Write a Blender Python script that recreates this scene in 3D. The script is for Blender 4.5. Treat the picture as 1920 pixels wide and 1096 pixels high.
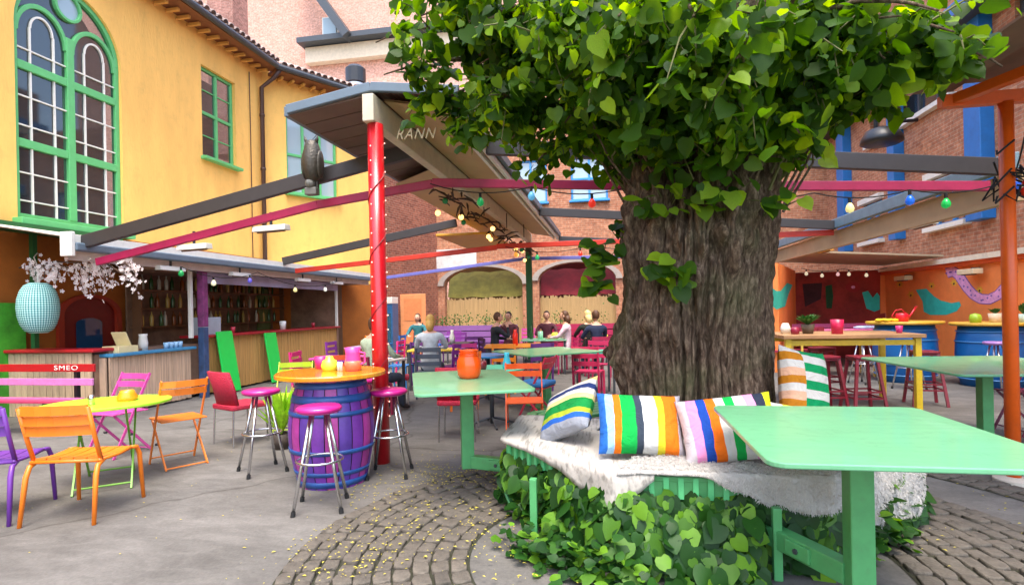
import bpy, math, random
import numpy as np
from mathutils import Vector, Matrix, noise, geometry
random.seed(7); rng = np.random.default_rng(7)
R = math.radians; PI = math.pi
for o in list(bpy.data.objects): bpy.data.objects.remove(o)
scn = bpy.context.scene; COL = scn.collection

# ---------------- camera, sky, sun, exposure ----------------
EYE = 1.45; YAW = math.atan(190/1050); ROLL = R(1.2)
cd = bpy.data.cameras.new('Camera'); cam = bpy.data.objects.new('Camera', cd); COL.objects.link(cam)
cd.sensor_width = 36; cd.lens = 36*1050/1920; cd.shift_y = 31/1920; cd.clip_start = .05; cd.clip_end = 600
cam.matrix_world = Matrix.Translation((0, 0, EYE)) @ Matrix.Rotation(YAW, 4, 'Z') @ Matrix.Rotation(R(90), 4, 'X') @ Matrix.Rotation(-ROLL, 4, 'Z')
scn.camera = cam
SUN_EL, SUN_AZ = 70, 168          # azimuth clockwise from +Y
wd = bpy.data.worlds.new('World'); scn.world = wd; wd.use_nodes = True
nt = wd.node_tree; sk = nt.nodes.new('ShaderNodeTexSky'); sk.sky_type = 'NISHITA'; sk.sun_disc = False
sk.sun_elevation = R(SUN_EL); sk.sun_rotation = R(SUN_AZ); sk.air_density = 1.0; sk.dust_density = 3.0; sk.ozone_density = .6
bg = nt.nodes['Background']; bg.inputs[1].default_value = .15; nt.links.new(sk.outputs[0], bg.inputs[0])
sl = bpy.data.lights.new('Sun', 'SUN'); sl.energy = .65; sl.angle = R(25); sl.color = (1, .95, .86)
so = bpy.data.objects.new('Sun', sl); COL.objects.link(so)
sd = Vector((math.sin(R(SUN_AZ))*math.cos(R(SUN_EL)), math.cos(R(SUN_AZ))*math.cos(R(SUN_EL)), math.sin(R(SUN_EL))))
so.rotation_euler = sd.to_track_quat('Z', 'Y').to_euler(); so.location = sd*40
scn.view_settings.view_transform = 'Standard'; scn.view_settings.look = 'None'
scn.view_settings.exposure = 2.3; scn.view_settings.gamma = 1.0
scn.view_settings.use_curve_mapping = False

# ---------------- helpers ----------------
def at(px, py, X=None, Y=None, Z=None):
    """a point of the surveyed place: sight line of the photograph met with a known wall, depth or height"""
    u, v = px-960, 548-py; c, s = math.cos(ROLL), math.sin(ROLL)
    a = u*c+v*s; b = -u*s+v*c+31; cy, sy = math.cos(YAW), math.sin(YAW)
    d = Vector((a*cy-1050*sy, a*sy+1050*cy, b))
    t = X/d.x if X is not None else (Y/d.y if Y is not None else (Z-EYE)/d.z)
    return Vector((d.x*t, d.y*t, EYE+d.z*t))
def lin(h):
    c = [int(h[i:i+2], 16)/255 for i in (0, 2, 4)]
    return tuple(x/12.92 if x <= .04045 else ((x+.055)/1.055)**2.4 for x in c)

class MB:
    def __init__(s): s.v = []; s.f = []; s.m = []
    def add(s, vs, fs, mi=0):
        n = len(s.v); s.v += [tuple(p) for p in vs]
        s.f += [tuple(i+n for i in f) for f in fs]; s.m += [mi]*len(fs); return s
    def box(s, c, d, rz=0, mi=0, M=None):
        hx, hy, hz = d[0]/2, d[1]/2, d[2]/2
        vs = [Vector((x, y, z)) for z in (-hz, hz) for x, y in ((-hx, -hy), (hx, -hy), (hx, hy), (-hx, hy))]
        if M is None: M = Matrix.Rotation(rz, 3, 'Z')
        c = Vector(c)
        return s.add([M@v+c for v in vs], [(3, 2, 1, 0), (4, 5, 6, 7), (0, 1, 5, 4), (1, 2, 6, 5), (2, 3, 7, 6), (3, 0, 4, 7)], mi)
    def bar(s, p, q, w, h, mi=0):
        p, q = Vector(p), Vector(q); d = q-p; L = d.length; x = d/L
        up = Vector((0, 0, 1)) if abs(x.z) < .98 else Vector((0, 1, 0))
        y = up.cross(x).normalized(); z = x.cross(y)
        return s.box((p+q)/2, (L, w, h), mi=mi, M=Matrix((x, y, z)).transposed())
    def tube(s, pts, r, n=8, closed=False, mi=0):
        pts = [Vector(p) for p in pts]; k = len(pts); rr = r if isinstance(r, (list, tuple)) else [r]*k
        prev = None; vs = []; 
        for i, p in enumerate(pts):
            if closed: t = (pts[(i+1) % k]-pts[i-1])
            else: t = pts[min(i+1, k-1)]-pts[max(i-1, 0)]
            t.normalize()
            if prev is None:
                a = Vector((0, 0, 1)) if abs(t.z) < .9 else Vector((1, 0, 0)); prev = a.cross(t).normalized()
            prev = (prev-t*prev.dot(t)).normalized(); b = t.cross(prev)
            for j in range(n):
                a = 2*PI*j/n; vs.append(p+(prev*math.cos(a)+b*math.sin(a))*rr[i])
        fs = []
        for i in range(k if closed else k-1):
            i2 = (i+1) % k
            for j in range(n): fs.append((i*n+j, i*n+(j+1) % n, i2*n+(j+1) % n, i2*n+j))
        if not closed: fs += [tuple(range(n-1, -1, -1)), tuple((k-1)*n+j for j in range(n))]
        return s.add(vs, fs, mi)
    def lathe(s, prof, n=24, c=(0, 0, 0), mi=0, a0=0, a1=2*PI):
        full = abs(a1-a0-2*PI) < 1e-6; m = n if full else n+1; vs = []; fs = []
        for r, z in prof:
            for j in range(m):
                a = a0+(a1-a0)*j/n; vs.append((c[0]+r*math.cos(a), c[1]+r*math.sin(a), c[2]+z))
        for i in range(len(prof)-1):
            for j in range(n):
                j2 = (j+1) % m; fs.append((i*m+j, i*m+j2, (i+1)*m+j2, (i+1)*m+j))
        if full and prof[0][0] > 1e-4: fs.append(tuple(range(m-1, -1, -1)))
        if full and prof[-1][0] > 1e-4: fs.append(tuple((len(prof)-1)*m+j for j in range(m)))
        return s.add(vs, fs, mi)
    def prism(s, poly, z0, z1, mi=0, M=None):
        n = len(poly); vs = [Vector((x, y, z0)) for x, y in poly]+[Vector((x, y, z1)) for x, y in poly]
        if M is not None: vs = [M@v for v in vs]
        return s.add(vs, [tuple(range(n-1, -1, -1)), tuple(range(n, 2*n))]+[(i, (i+1) % n, (i+1) % n+n, i+n) for i in range(n)], mi)
    def ball(s, c, r, nu=10, nv=7, mi=0):
        r = r if isinstance(r, (tuple, list)) else (r, r, r); vs = [(c[0], c[1], c[2]-r[2])]
        for i in range(1, nv):
            t = -PI/2+PI*i/nv
            for j in range(nu):
                a = 2*PI*j/nu; vs.append((c[0]+r[0]*math.cos(t)*math.cos(a), c[1]+r[1]*math.cos(t)*math.sin(a), c[2]+r[2]*math.sin(t)))
        vs.append((c[0], c[1], c[2]+r[2])); L = len(vs)-1; fs = []
        for j in range(nu):
            fs.append((0, 1+(j+1) % nu, 1+j)); fs.append((L, L-nu+j, L-nu+(j+1) % nu))
            for i in range(nv-2):
                a = 1+i*nu; fs.append((a+j, a+(j+1) % nu, a+nu+(j+1) % nu, a+nu+j))
        return s.add(vs, fs, mi)
    def holed(s, outer, holes, fn, mi=0, reveal=0, dirn=None):
        """flat polygon with holes; fn maps (u,v) to 3D; reveal: depth of the jambs along dirn"""
        loops = [outer]+holes
        tri = geometry.tessellate_polygon([[Vector((u, v, 0)) for u, v in l] for l in loops])
        flat = [p for l in loops for p in l]; s.add([fn(*p) for p in flat], tri, mi)
        if reveal:
            for l in holes:
                a = [Vector(fn(*p)) for p in l]; b = [p+Vector(dirn)*reveal for p in a]; n = len(a)
                s.add(a+b, [(i, (i+1) % n, (i+1) % n+n, i+n) for i in range(n)], mi)
        return s
    def mesh(s, name, origin=(0, 0, 0), smooth=False):
        me = bpy.data.meshes.new(name); ox, oy, oz = origin
        me.from_pydata([(x-ox, y-oy, z-oz) for x, y, z in s.v], [], s.f); 
        if any(s.m): me.polygons.foreach_set('material_index', s.m)
        uvmap(me)
        if smooth: me.polygons.foreach_set('use_smooth', [True]*len(me.polygons))
        me.update(); return me
def uvmap(me):
    n = len(me.loops)
    if not n: return
    co = np.empty(len(me.vertices)*3); me.vertices.foreach_get('co', co); co = co.reshape(-1, 3)
    li = np.empty(n, int); me.loops.foreach_get('vertex_index', li)
    nn = np.empty(len(me.polygons)*3); me.polygons.foreach_get('normal', nn); nn = nn.reshape(-1, 3)
    lt = np.empty(len(me.polygons), int); me.polygons.foreach_get('loop_total', lt)
    N = np.repeat(nn, lt, axis=0); p = co[li]; flat = np.abs(N[:, 2]) > .7
    h = np.hypot(N[:, 0], N[:, 1])+1e-9; tx, ty = -N[:, 1]/h, N[:, 0]/h
    uv = np.where(flat[:, None], p[:, :2], np.stack([p[:, 0]*tx+p[:, 1]*ty, p[:, 2]], 1))
    me.uv_layers.new(name='UVMap').data.foreach_set('uv', uv.ravel())

def setm(me, mat):
    for m in (mat if isinstance(mat, (list, tuple)) else [mat]): me.materials.append(m)
def bevel(o, w):
    b = o.modifiers.new('bevel', 'BEVEL'); b.width = w; b.segments = 2; b.limit_method = 'ANGLE'; b.angle_limit = R(40)
def T(name, label, cat, loc=(0, 0, 0), rz=0, group=None):
    o = bpy.data.objects.new(name, None); COL.objects.link(o); o.location = loc; o.rotation_euler = (0, 0, rz)
    o.empty_display_size = .1; o['label'] = label; o['category'] = cat
    if group: o['group'] = group
    return o
def wloc(o):
    p = Vector(o.location)
    while o.parent: o = o.parent; p += Vector(o.location)
    return p
def part(name, mb, mat, parent, smooth=False, bev=0, world=False, me=None, label=None, loc=None):
    if me is None:
        me = mb.mesh(name, wloc(parent) if world else (0, 0, 0), smooth); setm(me, mat)
    o = bpy.data.objects.new(name, me); COL.objects.link(o); o.parent = parent
    if loc is not None: o.location = loc
    if bev: bevel(o, bev)
    if label: o['label'] = label
    return o
def solo(name, mb, mat, label, cat, loc=(0, 0, 0), rz=0, group=None, smooth=False, bev=0, world=False):
    me = mb.mesh(name, loc if world else (0, 0, 0), smooth); setm(me, mat)
    o = bpy.data.objects.new(name, me); COL.objects.link(o); o.location = loc; o.rotation_euler = (0, 0, rz)
    o['label'] = label; o['category'] = cat
    if group: o['group'] = group
    if bev: bevel(o, bev)
    return o
def struct(name, mb, mat, smooth=False, loc=(0, 0, 0)):
    me = mb.mesh(name, loc, smooth); setm(me, mat); o = bpy.data.objects.new(name, me); COL.objects.link(o)
    o.location = loc; o['kind'] = 'structure'; return o
def copy_tree(o, parent=None):
    c = o.copy(); COL.objects.link(c); c.parent = parent
    for ch in list(o.children): copy_tree(ch, c)
    return c
def clone(o, loc, rz, label, group=None):
    c = copy_tree(o); c.location = loc; c.rotation_euler = (0, 0, rz); c['label'] = label
    if group: c['group'] = group
    return c
def V(*a): return Vector(a)

# ---------------- materials ----------------
MC = {}
def pbr(key, col, rough=.6, metal=0, var=.12, scale=6, bump=0, bscale=60, rnd=0, dirt=0, spec=.5, emit=0, trans=0, coat=0, stretch=None):
    if key in MC: return MC[key]
    if isinstance(col, str): col = lin(col)
    m = bpy.data.materials.new(key); m.use_nodes = True; t = m.node_tree; N = t.nodes; L = t.links
    b = N['Principled BSDF']; b.inputs['Roughness'].default_value = rough; b.inputs['Metallic'].default_value = metal
    b.inputs['Specular IOR Level'].default_value = spec; b.inputs['Coat Weight'].default_value = coat
    tc = N.new('ShaderNodeTexCoord'); src = tc.outputs['Object']
    if stretch:
        mp = N.new('ShaderNodeMapping'); mp.inputs['Scale'].default_value = stretch; L.new(src, mp.inputs[0]); src = mp.outputs[0]
    n1 = N.new('ShaderNodeTexNoise'); n1.inputs['Scale'].default_value = scale; n1.inputs['Detail'].default_value = 6; n1.inputs['Roughness'].default_value = .65; L.new(src, n1.inputs['Vector'])
    rp = N.new('ShaderNodeValToRGB'); e = rp.color_ramp.elements
    e[0].position = .3; e[1].position = .72
    e[0].color = (*[max(0, c*(1-var)) for c in col], 1); e[1].color = (*[min(1, c*(1+var)) for c in col], 1)
    L.new(n1.outputs[0], rp.inputs[0]); out = rp.outputs[0]
    if dirt:
        n2 = N.new('ShaderNodeTexNoise'); n2.inputs['Scale'].default_value = scale*2.3; n2.inputs['Detail'].default_value = 8; n2.inputs['Roughness'].default_value = .75; L.new(tc.outputs['Object'], n2.inputs['Vector'])
        r2 = N.new('ShaderNodeValToRGB'); r2.color_ramp.elements[0].position = .52; r2.color_ramp.elements[1].position = .72
        r2.color_ramp.elements[0].color = (0, 0, 0, 1); r2.color_ramp.elements[1].color = (dirt, dirt, dirt, 1); L.new(n2.outputs[0], r2.inputs[0])
        mx = N.new('ShaderNodeMix'); mx.data_type = 'RGBA'; L.new(r2.outputs[0], mx.inputs['Factor']); L.new(out, mx.inputs['A']); mx.inputs['B'].default_value = (.09, .075, .055, 1); out = mx.outputs['Result']
        ad = N.new('ShaderNodeMath'); ad.operation = 'MULTIPLY_ADD'; L.new(r2.outputs[0], ad.inputs[0]); ad.inputs[1].default_value = .4; ad.inputs[2].default_value = rough; L.new(ad.outputs[0], b.inputs['Roughness'])
    if rnd:
        oi = N.new('ShaderNodeObjectInfo'); hs = N.new('ShaderNodeHueSaturation'); mr = N.new('ShaderNodeMapRange')
        mr.inputs['To Min'].default_value = 1-rnd; mr.inputs['To Max'].default_value = 1+rnd; L.new(oi.outputs['Random'], mr.inputs[0]); L.new(mr.outputs[0], hs.inputs['Value'])
        L.new(out, hs.inputs['Color']); out = hs.outputs[0]
    L.new(out, b.inputs['Base Color'])
    if bump:
        n3 = N.new('ShaderNodeTexNoise'); n3.inputs['Scale'].default_value = bscale; n3.inputs['Detail'].default_value = 5; L.new(src, n3.inputs['Vector'])
        bp = N.new('ShaderNodeBump'); bp.inputs['Strength'].default_value = bump; bp.inputs['Distance'].default_value = .02; L.new(n3.outputs[0], bp.inputs['Height']); L.new(bp.outputs[0], b.inputs['Normal'])
    if emit: b.inputs['Emission Color'].default_value = (*col, 1); b.inputs['Emission Strength'].default_value = emit
    if trans:
        tr = N.new('ShaderNodeBsdfTranslucent'); L.new(out, tr.inputs[0]); ms = N.new('ShaderNodeMixShader'); ms.inputs[0].default_value = trans
        L.new(b.outputs[0], ms.inputs[1]); L.new(tr.outputs[0], ms.inputs[2]); L.new(ms.outputs[0], N['Material Output'].inputs[0])
    MC[key] = m; return m
def brick(key, c1, c2, mortar, bw=.23, bh=.077, bump=.5, grime=.3):
    m = bpy.data.materials.new(key); m.use_nodes = True; t = m.node_tree; N = t.nodes; L = t.links; b = N['Principled BSDF']; b.inputs['Roughness'].default_value = .85
    tc = N.new('ShaderNodeTexCoord'); bt = N.new('ShaderNodeTexBrick'); L.new(tc.outputs['UV'], bt.inputs['Vector'])
    for k, v in (('Color1', lin(c1)), ('Color2', lin(c2)), ('Mortar', lin(mortar))): bt.inputs[k].default_value = (*v, 1)
    for k, v in (('Scale', 1), ('Mortar Size', .006), ('Mortar Smooth', .3), ('Bias', 0), ('Brick Width', bw), ('Row Height', bh)): bt.inputs[k].default_value = v
    n = N.new('ShaderNodeTexNoise'); n.inputs['Scale'].default_value = 1.3; n.inputs['Detail'].default_value = 8; n.inputs['Roughness'].default_value = .7; L.new(tc.outputs['UV'], n.inputs['Vector'])
    r = N.new('ShaderNodeValToRGB'); r.color_ramp.elements[0].position = .35; r.color_ramp.elements[1].position = .7; g = 1-grime
    r.color_ramp.elements[0].color = (g, g*.97, g*.95, 1); r.color_ramp.elements[1].color = (1, 1, 1, 1); L.new(n.outputs[0], r.inputs[0])
    n2 = N.new('ShaderNodeTexNoise'); n2.inputs['Scale'].default_value = 9; n2.inputs['Detail'].default_value = 3; L.new(tc.outputs['UV'], n2.inputs['Vector'])
    r2 = N.new('ShaderNodeValToRGB'); r2.color_ramp.elements[0].position = .35; r2.color_ramp.elements[1].position = .65; r2.color_ramp.elements[0].color = (.72, .7, .7, 1); r2.color_ramp.elements[1].color = (1.1, 1.1, 1.1, 1); L.new(n2.outputs[0], r2.inputs[0])
    a = None; out = bt.outputs[0]
    for q in (r, r2):
        mx = N.new('ShaderNodeMix'); mx.data_type = 'RGBA'; mx.blend_type = 'MULTIPLY'; mx.inputs['Factor'].default_value = 1; L.new(out, mx.inputs['A']); L.new(q.outputs[0], mx.inputs['B']); out = mx.outputs['Result']
    L.new(out, b.inputs['Base Color'])
    bp = N.new('ShaderNodeBump'); bp.inputs['Strength'].default_value = bump; bp.inputs['Distance'].default_value = .01; bp.invert = True; L.new(bt.outputs['Fac'], bp.inputs['Height']); L.new(bp.outputs[0], b.inputs['Normal'])
    MC[key] = m; return m
def stripes(key, cols, axis=0, rough=.9, wob=.0):
    m = bpy.data.materials.new(key); m.use_nodes = True; t = m.node_tree; N = t.nodes; L = t.links; b = N['Principled BSDF']; b.inputs['Roughness'].default_value = rough; b.inputs['Specular IOR Level'].default_value = .15
    tc = N.new('ShaderNodeTexCoord'); sx = N.new('ShaderNodeSeparateXYZ'); L.new(tc.outputs['Generated'], sx.inputs[0])
    r = N.new('ShaderNodeValToRGB'); r.color_ramp.interpolation = 'CONSTANT'; e = r.color_ramp.elements; k = len(cols)
    while len(e) < k: e.new(.5)
    for i, c in enumerate(cols): e[i].position = i/k; e[i].color = (*lin(c), 1)
    wn = N.new('ShaderNodeTexNoise'); wn.inputs['Scale'].default_value = 6; L.new(tc.outputs['Object'], wn.inputs['Vector']); wm = N.new('ShaderNodeMath'); wm.operation = 'MULTIPLY_ADD'; L.new(wn.outputs[0], wm.inputs[0]); wm.inputs[1].default_value = .07; L.new(sx.outputs[axis], wm.inputs[2]); ws = N.new('ShaderNodeMath'); ws.operation = 'SUBTRACT'; ws.inputs[1].default_value = .035; L.new(wm.outputs[0], ws.inputs[0]); L.new(ws.outputs[0], r.inputs[0])
    w = N.new('ShaderNodeTexNoise'); w.inputs['Scale'].default_value = 250; L.new(tc.outputs['Object'], w.inputs['Vector'])
    bp = N.new('ShaderNodeBump'); bp.inputs['Strength'].default_value = .25; bp.inputs['Distance'].default_value = .004; L.new(w.outputs[0], bp.inputs['Height'])
    cr = N.new('ShaderNodeTexNoise'); cr.inputs['Scale'].default_value = 9; cr.inputs['Detail'].default_value = 3; cr.inputs['Distortion'].default_value = 1.2; L.new(tc.outputs['Object'], cr.inputs['Vector']); b2 = N.new('ShaderNodeBump'); b2.inputs['Strength'].default_value = .7; b2.inputs['Distance'].default_value = .03; L.new(cr.outputs[0], b2.inputs['Height']); L.new(bp.outputs[0], b2.inputs['Normal']); L.new(b2.outputs[0], b.inputs['Normal'])
    n = N.new('ShaderNodeTexNoise'); n.inputs['Scale'].default_value = 7; L.new(tc.outputs['Object'], n.inputs['Vector'])
    r2 = N.new('ShaderNodeValToRGB'); r2.color_ramp.elements[0].color = (.75, .75, .75, 1); r2.color_ramp.elements[1].color = (1, 1, 1, 1); L.new(n.outputs[0], r2.inputs[0])
    mx = N.new('ShaderNodeMix'); mx.data_type = 'RGBA'; mx.blend_type = 'MULTIPLY'; mx.inputs['Factor'].default_value = 1; L.new(r.outputs[0], mx.inputs['A']); L.new(r2.outputs[0], mx.inputs['B'])
    L.new(mx.outputs['Result'], b.inputs['Base Color']); MC[key] = m; return m
def glass(key, col=(.02, .03, .035), ior=1.9, alpha=.75):
    m = bpy.data.materials.new(key); m.use_nodes = True; b = m.node_tree.nodes['Principled BSDF']
    b.inputs['Base Color'].default_value = (*col, 1); b.inputs['Roughness'].default_value = .04; b.inputs['IOR'].default_value = ior; b.inputs['Alpha'].default_value = alpha
    MC[key] = m; return m

YELLOW = pbr('yellow_render', 'F0BA60', .85, var=.13, scale=1.6, bump=.3, bscale=25, dirt=.16, stretch=(1, 1, .3))
OCHRE = pbr('ochre_paint', 'A8601C', .8, var=.2, scale=2, bump=.2, bscale=20)
GREENF = pbr('green_frame', '5CB06A', .45, var=.08, scale=8, dirt=.15)
WHITE = pbr('white_paint', 'DEDACE', .5, var=.06, dirt=.15)
CREAM = pbr('cream_board', 'B49468', .6, var=.1, scale=2)
DARK = pbr('dark_steel', '3A3E42', .45, var=.12, scale=10, dirt=.1)
BLACKM = pbr('black_metal', '18181A', .4)
BROWNM = pbr('brown_metal', '4A3228', .5)
PINKBR = brick('pink_brick', 'E0AA94', 'D29880', 'DEBEAE', grime=.12)
REDBR = brick('red_brick', 'B0684C', '945038', 'B09A86', grime=.35)
ORBR = brick('orange_brick', 'CC8C66', 'B4704E', 'C4A88C', grime=.3)
TILE = pbr('roof_tile', 'B8A094', .75, var=.2, scale=8, rnd=.25, bump=.3)
GLASS = glass('window_glass'); DGLASS = glass('sky_glass', (.35, .45, .48), 1.7, .9)
MINT = pbr('mint_table_paint', '66A87A', .33, var=.1, scale=3, dirt=.22, coat=.35, bump=.06, bscale=30, stretch=(1, 9, 1))
MINTD = pbr('green_post_paint', '4F9A5C', .42, var=.12, scale=8, dirt=.2)
CHROME = pbr('chrome_tube', (.62, .62, .63), .25, metal=1, var=.1, scale=20)
RUBBER = pbr('rubber', '151515', .8)
def paint(h, r=.42, d=.24): return pbr('paint_'+h, h, r, var=.1, scale=9, dirt=d)

# ================= ground =================
def concrete():
    m = bpy.data.materials.new('concrete'); m.use_nodes = True; t = m.node_tree; N = t.nodes; L = t.links; b = N['Principled BSDF']; b.inputs['Roughness'].default_value = .8; b.inputs['Specular IOR Level'].default_value = .3
    tc = N.new('ShaderNodeTexCoord'); mp = N.new('ShaderNodeMapping'); mp.inputs['Rotation'].default_value = (0, 0, R(35)); mp.inputs['Scale'].default_value = (1, 2.2, 1); L.new(tc.outputs['Object'], mp.inputs[0])
    out = None
    for sc, det, p0, p1, a, c, src in ((.7, 9, .35, .68, (.112, .106, .096), (.175, .166, .152), mp), (3.1, 8, .38, .7, (.78, .77, .755), (1.1, 1.09, 1.07), mp), (45, 3, .3, .7, (.86, .86, .86), (1.1, 1.1, 1.1), tc)):
        n = N.new('ShaderNodeTexNoise'); n.inputs['Scale'].default_value = sc; n.inputs['Detail'].default_value = det; n.inputs['Roughness'].default_value = .68; n.inputs['Distortion'].default_value = .6
        L.new(src.outputs[0] if src is mp else tc.outputs['Object'], n.inputs['Vector'])
        r = N.new('ShaderNodeValToRGB'); r.color_ramp.elements[0].position = p0; r.color_ramp.elements[1].position = p1; r.color_ramp.elements[0].color = (*a, 1); r.color_ramp.elements[1].color = (*c, 1); L.new(n.outputs[0], r.inputs[0])
        if out is None: out = r.outputs[0]
        else:
            mx = N.new('ShaderNodeMix'); mx.data_type = 'RGBA'; mx.blend_type = 'MULTIPLY'; mx.inputs['Factor'].default_value = 1; L.new(out, mx.inputs['A']); L.new(r.outputs[0], mx.inputs['B']); out = mx.outputs['Result']
        last = n
    vo = N.new('ShaderNodeTexVoronoi'); vo.feature = 'DISTANCE_TO_EDGE'; vo.inputs['Scale'].default_value = .42
    nz = N.new('ShaderNodeTexNoise'); nz.inputs['Scale'].default_value = 1.5; nz.inputs['Detail'].default_value = 6; L.new(tc.outputs['Object'], nz.inputs['Vector'])
    mv = N.new('ShaderNodeMix'); mv.data_type = 'RGBA'; mv.inputs['Factor'].default_value = .35; L.new(tc.outputs['Object'], mv.inputs['A']); L.new(nz.outputs['Color'], mv.inputs['B']); L.new(mv.outputs['Result'], vo.inputs['Vector'])
    rc = N.new('ShaderNodeValToRGB'); rc.color_ramp.elements[0].position = .0; rc.color_ramp.elements[1].position = .006; rc.color_ramp.elements[0].color = (.6, .58, .55, 1); rc.color_ramp.elements[1].color = (1, 1, 1, 1); L.new(vo.outputs['Distance'], rc.inputs[0])
    mx = N.new('ShaderNodeMix'); mx.data_type = 'RGBA'; mx.blend_type = 'MULTIPLY'; mx.inputs['Factor'].default_value = 1; L.new(out, mx.inputs['A']); L.new(rc.outputs[0], mx.inputs['B']); out = mx.outputs['Result']
    L.new(out, b.inputs['Base Color'])
    bp = N.new('ShaderNodeBump'); bp.inputs['Strength'].default_value = .35; bp.inputs['Distance'].default_value = .008; L.new(last.outputs[0], bp.inputs['Height']); L.new(bp.outputs[0], b.inputs['Normal'])
    return m
CONC = concrete()
mb = MB(); mb.add([(-90, -60, 0), (90, -60, 0), (90, 120, 0), (-90, 120, 0)], [(0, 1, 2, 3)]); struct('ground', mb, CONC)

# cobble ring round the tree bench: arcs about CC
CC = V(.1, 3.35, 0); TREE = V(.62, 4.72, 0)
bed = MB(); 
def annulus(mb, r0, r1, a0, a1, z, n=60):
    vs = []
    for i in range(n+1):
        a = R(a0+(a1-a0)*i/n); vs += [(CC.x+r0*math.cos(a), CC.y+r0*math.sin(a), z), (CC.x+r1*math.cos(a), CC.y+r1*math.sin(a), z)]
    mb.add(vs, [(2*i, 2*i+1, 2*i+3, 2*i+2) for i in range(n)])
RINGS = [(.98, 2.02, 95, 300), (1.42, 2.5, -62, 38), (3.02, 3.3, -10, 60)]
for r0, r1, a0, a1 in RINGS: annulus(bed, r0-.01, r1+.01, a0, a1, .004)
BED = pbr('joint_sand', '2C2C1C', .95, var=.3, scale=30)
paving = struct('cobble_paving', bed, BED)
STONE = pbr('cobble_stone', '5C554B', .85, var=.3, scale=14, bump=.5, bscale=45, rnd=.32)
def cobble_mesh(i):
    rr = random.Random(i); w, d, h = .118, .09, .026; vs = []; n = 8
    base = [(-w/2, -d/2), (0, -d/2-.003), (w/2, -d/2), (w/2+.003, 0), (w/2, d/2), (0, d/2+.004), (-w/2, d/2), (-w/2-.003, 0)]
    base = [(x+rr.uniform(-.008, .008), y+rr.uniform(-.007, .007)) for x, y in base]
    for k, z in ((1.0, -.02), (.995, h*.6), (.965, h*.93), (.85, h)):
        for x, y in base: vs.append((x*k, y*k, z+rr.uniform(-.002, .002)*(z > 0)))
    vs.append((0, 0, h+.001)); fs = []
    for l in range(3):
        for j in range(n): fs.append((l*n+j, l*n+(j+1) % n, (l+1)*n+(j+1) % n, (l+1)*n+j))
    fs += [(3*n+j, 3*n+(j+1) % n, 4*n) for j in range(n)]
    m = MB(); m.add(vs, fs); me = m.mesh('cobble', smooth=True); setm(me, STONE); return me
CM = [cobble_mesh(i) for i in range(9)]; spots = []
for r0, r1, a0, a1 in RINGS:
    nr = round((r1-r0)/.106); dr = (r1-r0)/nr
    for k in range(nr):
        r = r0+dr*(k+.5); n = max(1, int(R(a1-a0)*r/.134))
        for j in range(n):
            a = R(a0)+R(a1-a0)*(j+.5+.5*(k % 2)+random.uniform(-.08, .08))/n
            p = V(CC.x+r*math.cos(a), CC.y+r*math.sin(a), 0)
            if max(abs((p-TREE).x), abs((p-TREE).y), (abs((p-TREE).x)+abs((p-TREE).y))/1.414) < 1.4: continue
            spots.append((p, a+PI/2, (p-V(.3, 1.2, 0)).length))
spots.sort(key=lambda s: s[2]); rest = MB()
for i, (p, a, d) in enumerate(spots):
    me = CM[i % 9]; sc = V(random.uniform(.9, 1.07), random.uniform(.9, 1.08), random.uniform(.75, 1.1)); z = random.uniform(-.008, .004)
    a += random.uniform(-.05, .05)
    if i < 300:
        o = part('cobble', None, None, paving, me=me, loc=(p.x, p.y, z)); o.rotation_euler = (random.uniform(-.03, .03), random.uniform(-.03, .03), a); o.scale = sc
    else:
        M = Matrix.Translation((p.x, p.y, z)) @ Matrix.Rotation(a, 4, 'Z') @ Matrix.Diagonal((*sc, 1))
        rest.add([M@v.co for v in me.vertices], [tuple(f.vertices) for f in me.polygons])
if rest.v: part('cobble_rest', rest, STONE, paving, smooth=True)['kind'] = 'stuff'
# fallen linden blossom
PETAL = pbr('fallen_blossom', 'B0A23E', .85, var=.35, scale=40)
pm = MB()
clus = [(random.uniform(-1.9, -.5), random.uniform(2.7, 5.2), random.uniform(.1, .3)) for _ in range(26)]+[(random.uniform(1.5, 3), random.uniform(3, 5.4), .2) for _ in range(6)]+[(at(px, py, Z=0).x, at(px, py, Z=0).y, .16) for px, py in ((690, 925), (600, 1015), (705, 1045), (930, 900), (860, 905), (930, 1000), (780, 900))*2]
for cx, cy, s in clus:
    for _ in range(28):
        x, y = random.gauss(cx, s), random.gauss(cy, s); a = random.uniform(0, 6.28); l = random.uniform(.004, .016); w = l*random.uniform(.3, .6); z = .03+random.uniform(0, .008) if (V(x, y, 0)-CC).length < 2.02 else .006
        c, q = math.cos(a), math.sin(a)
        pm.add([(x+c*l, y+q*l, z), (x-q*w, y+c*w, z+.003), (x-c*l, y-q*l, z), (x+q*w, y-c*w, z+.004)], [(0, 1, 2, 3)])
for _ in range(160):
    x, y = random.uniform(-4.5, 3), random.uniform(2.6, 7); l = random.uniform(.004, .011)
    pm.add([(x+l, y, .006), (x, y+l*.5, .008), (x-l, y, .006), (x, y-l*.5, .006)], [(0, 1, 2, 3)])
o = solo('fallen_blossom', pm, PETAL, 'yellow linden blossom scattered over the cobbles and concrete', 'blossom'); o['kind'] = 'stuff'

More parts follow.
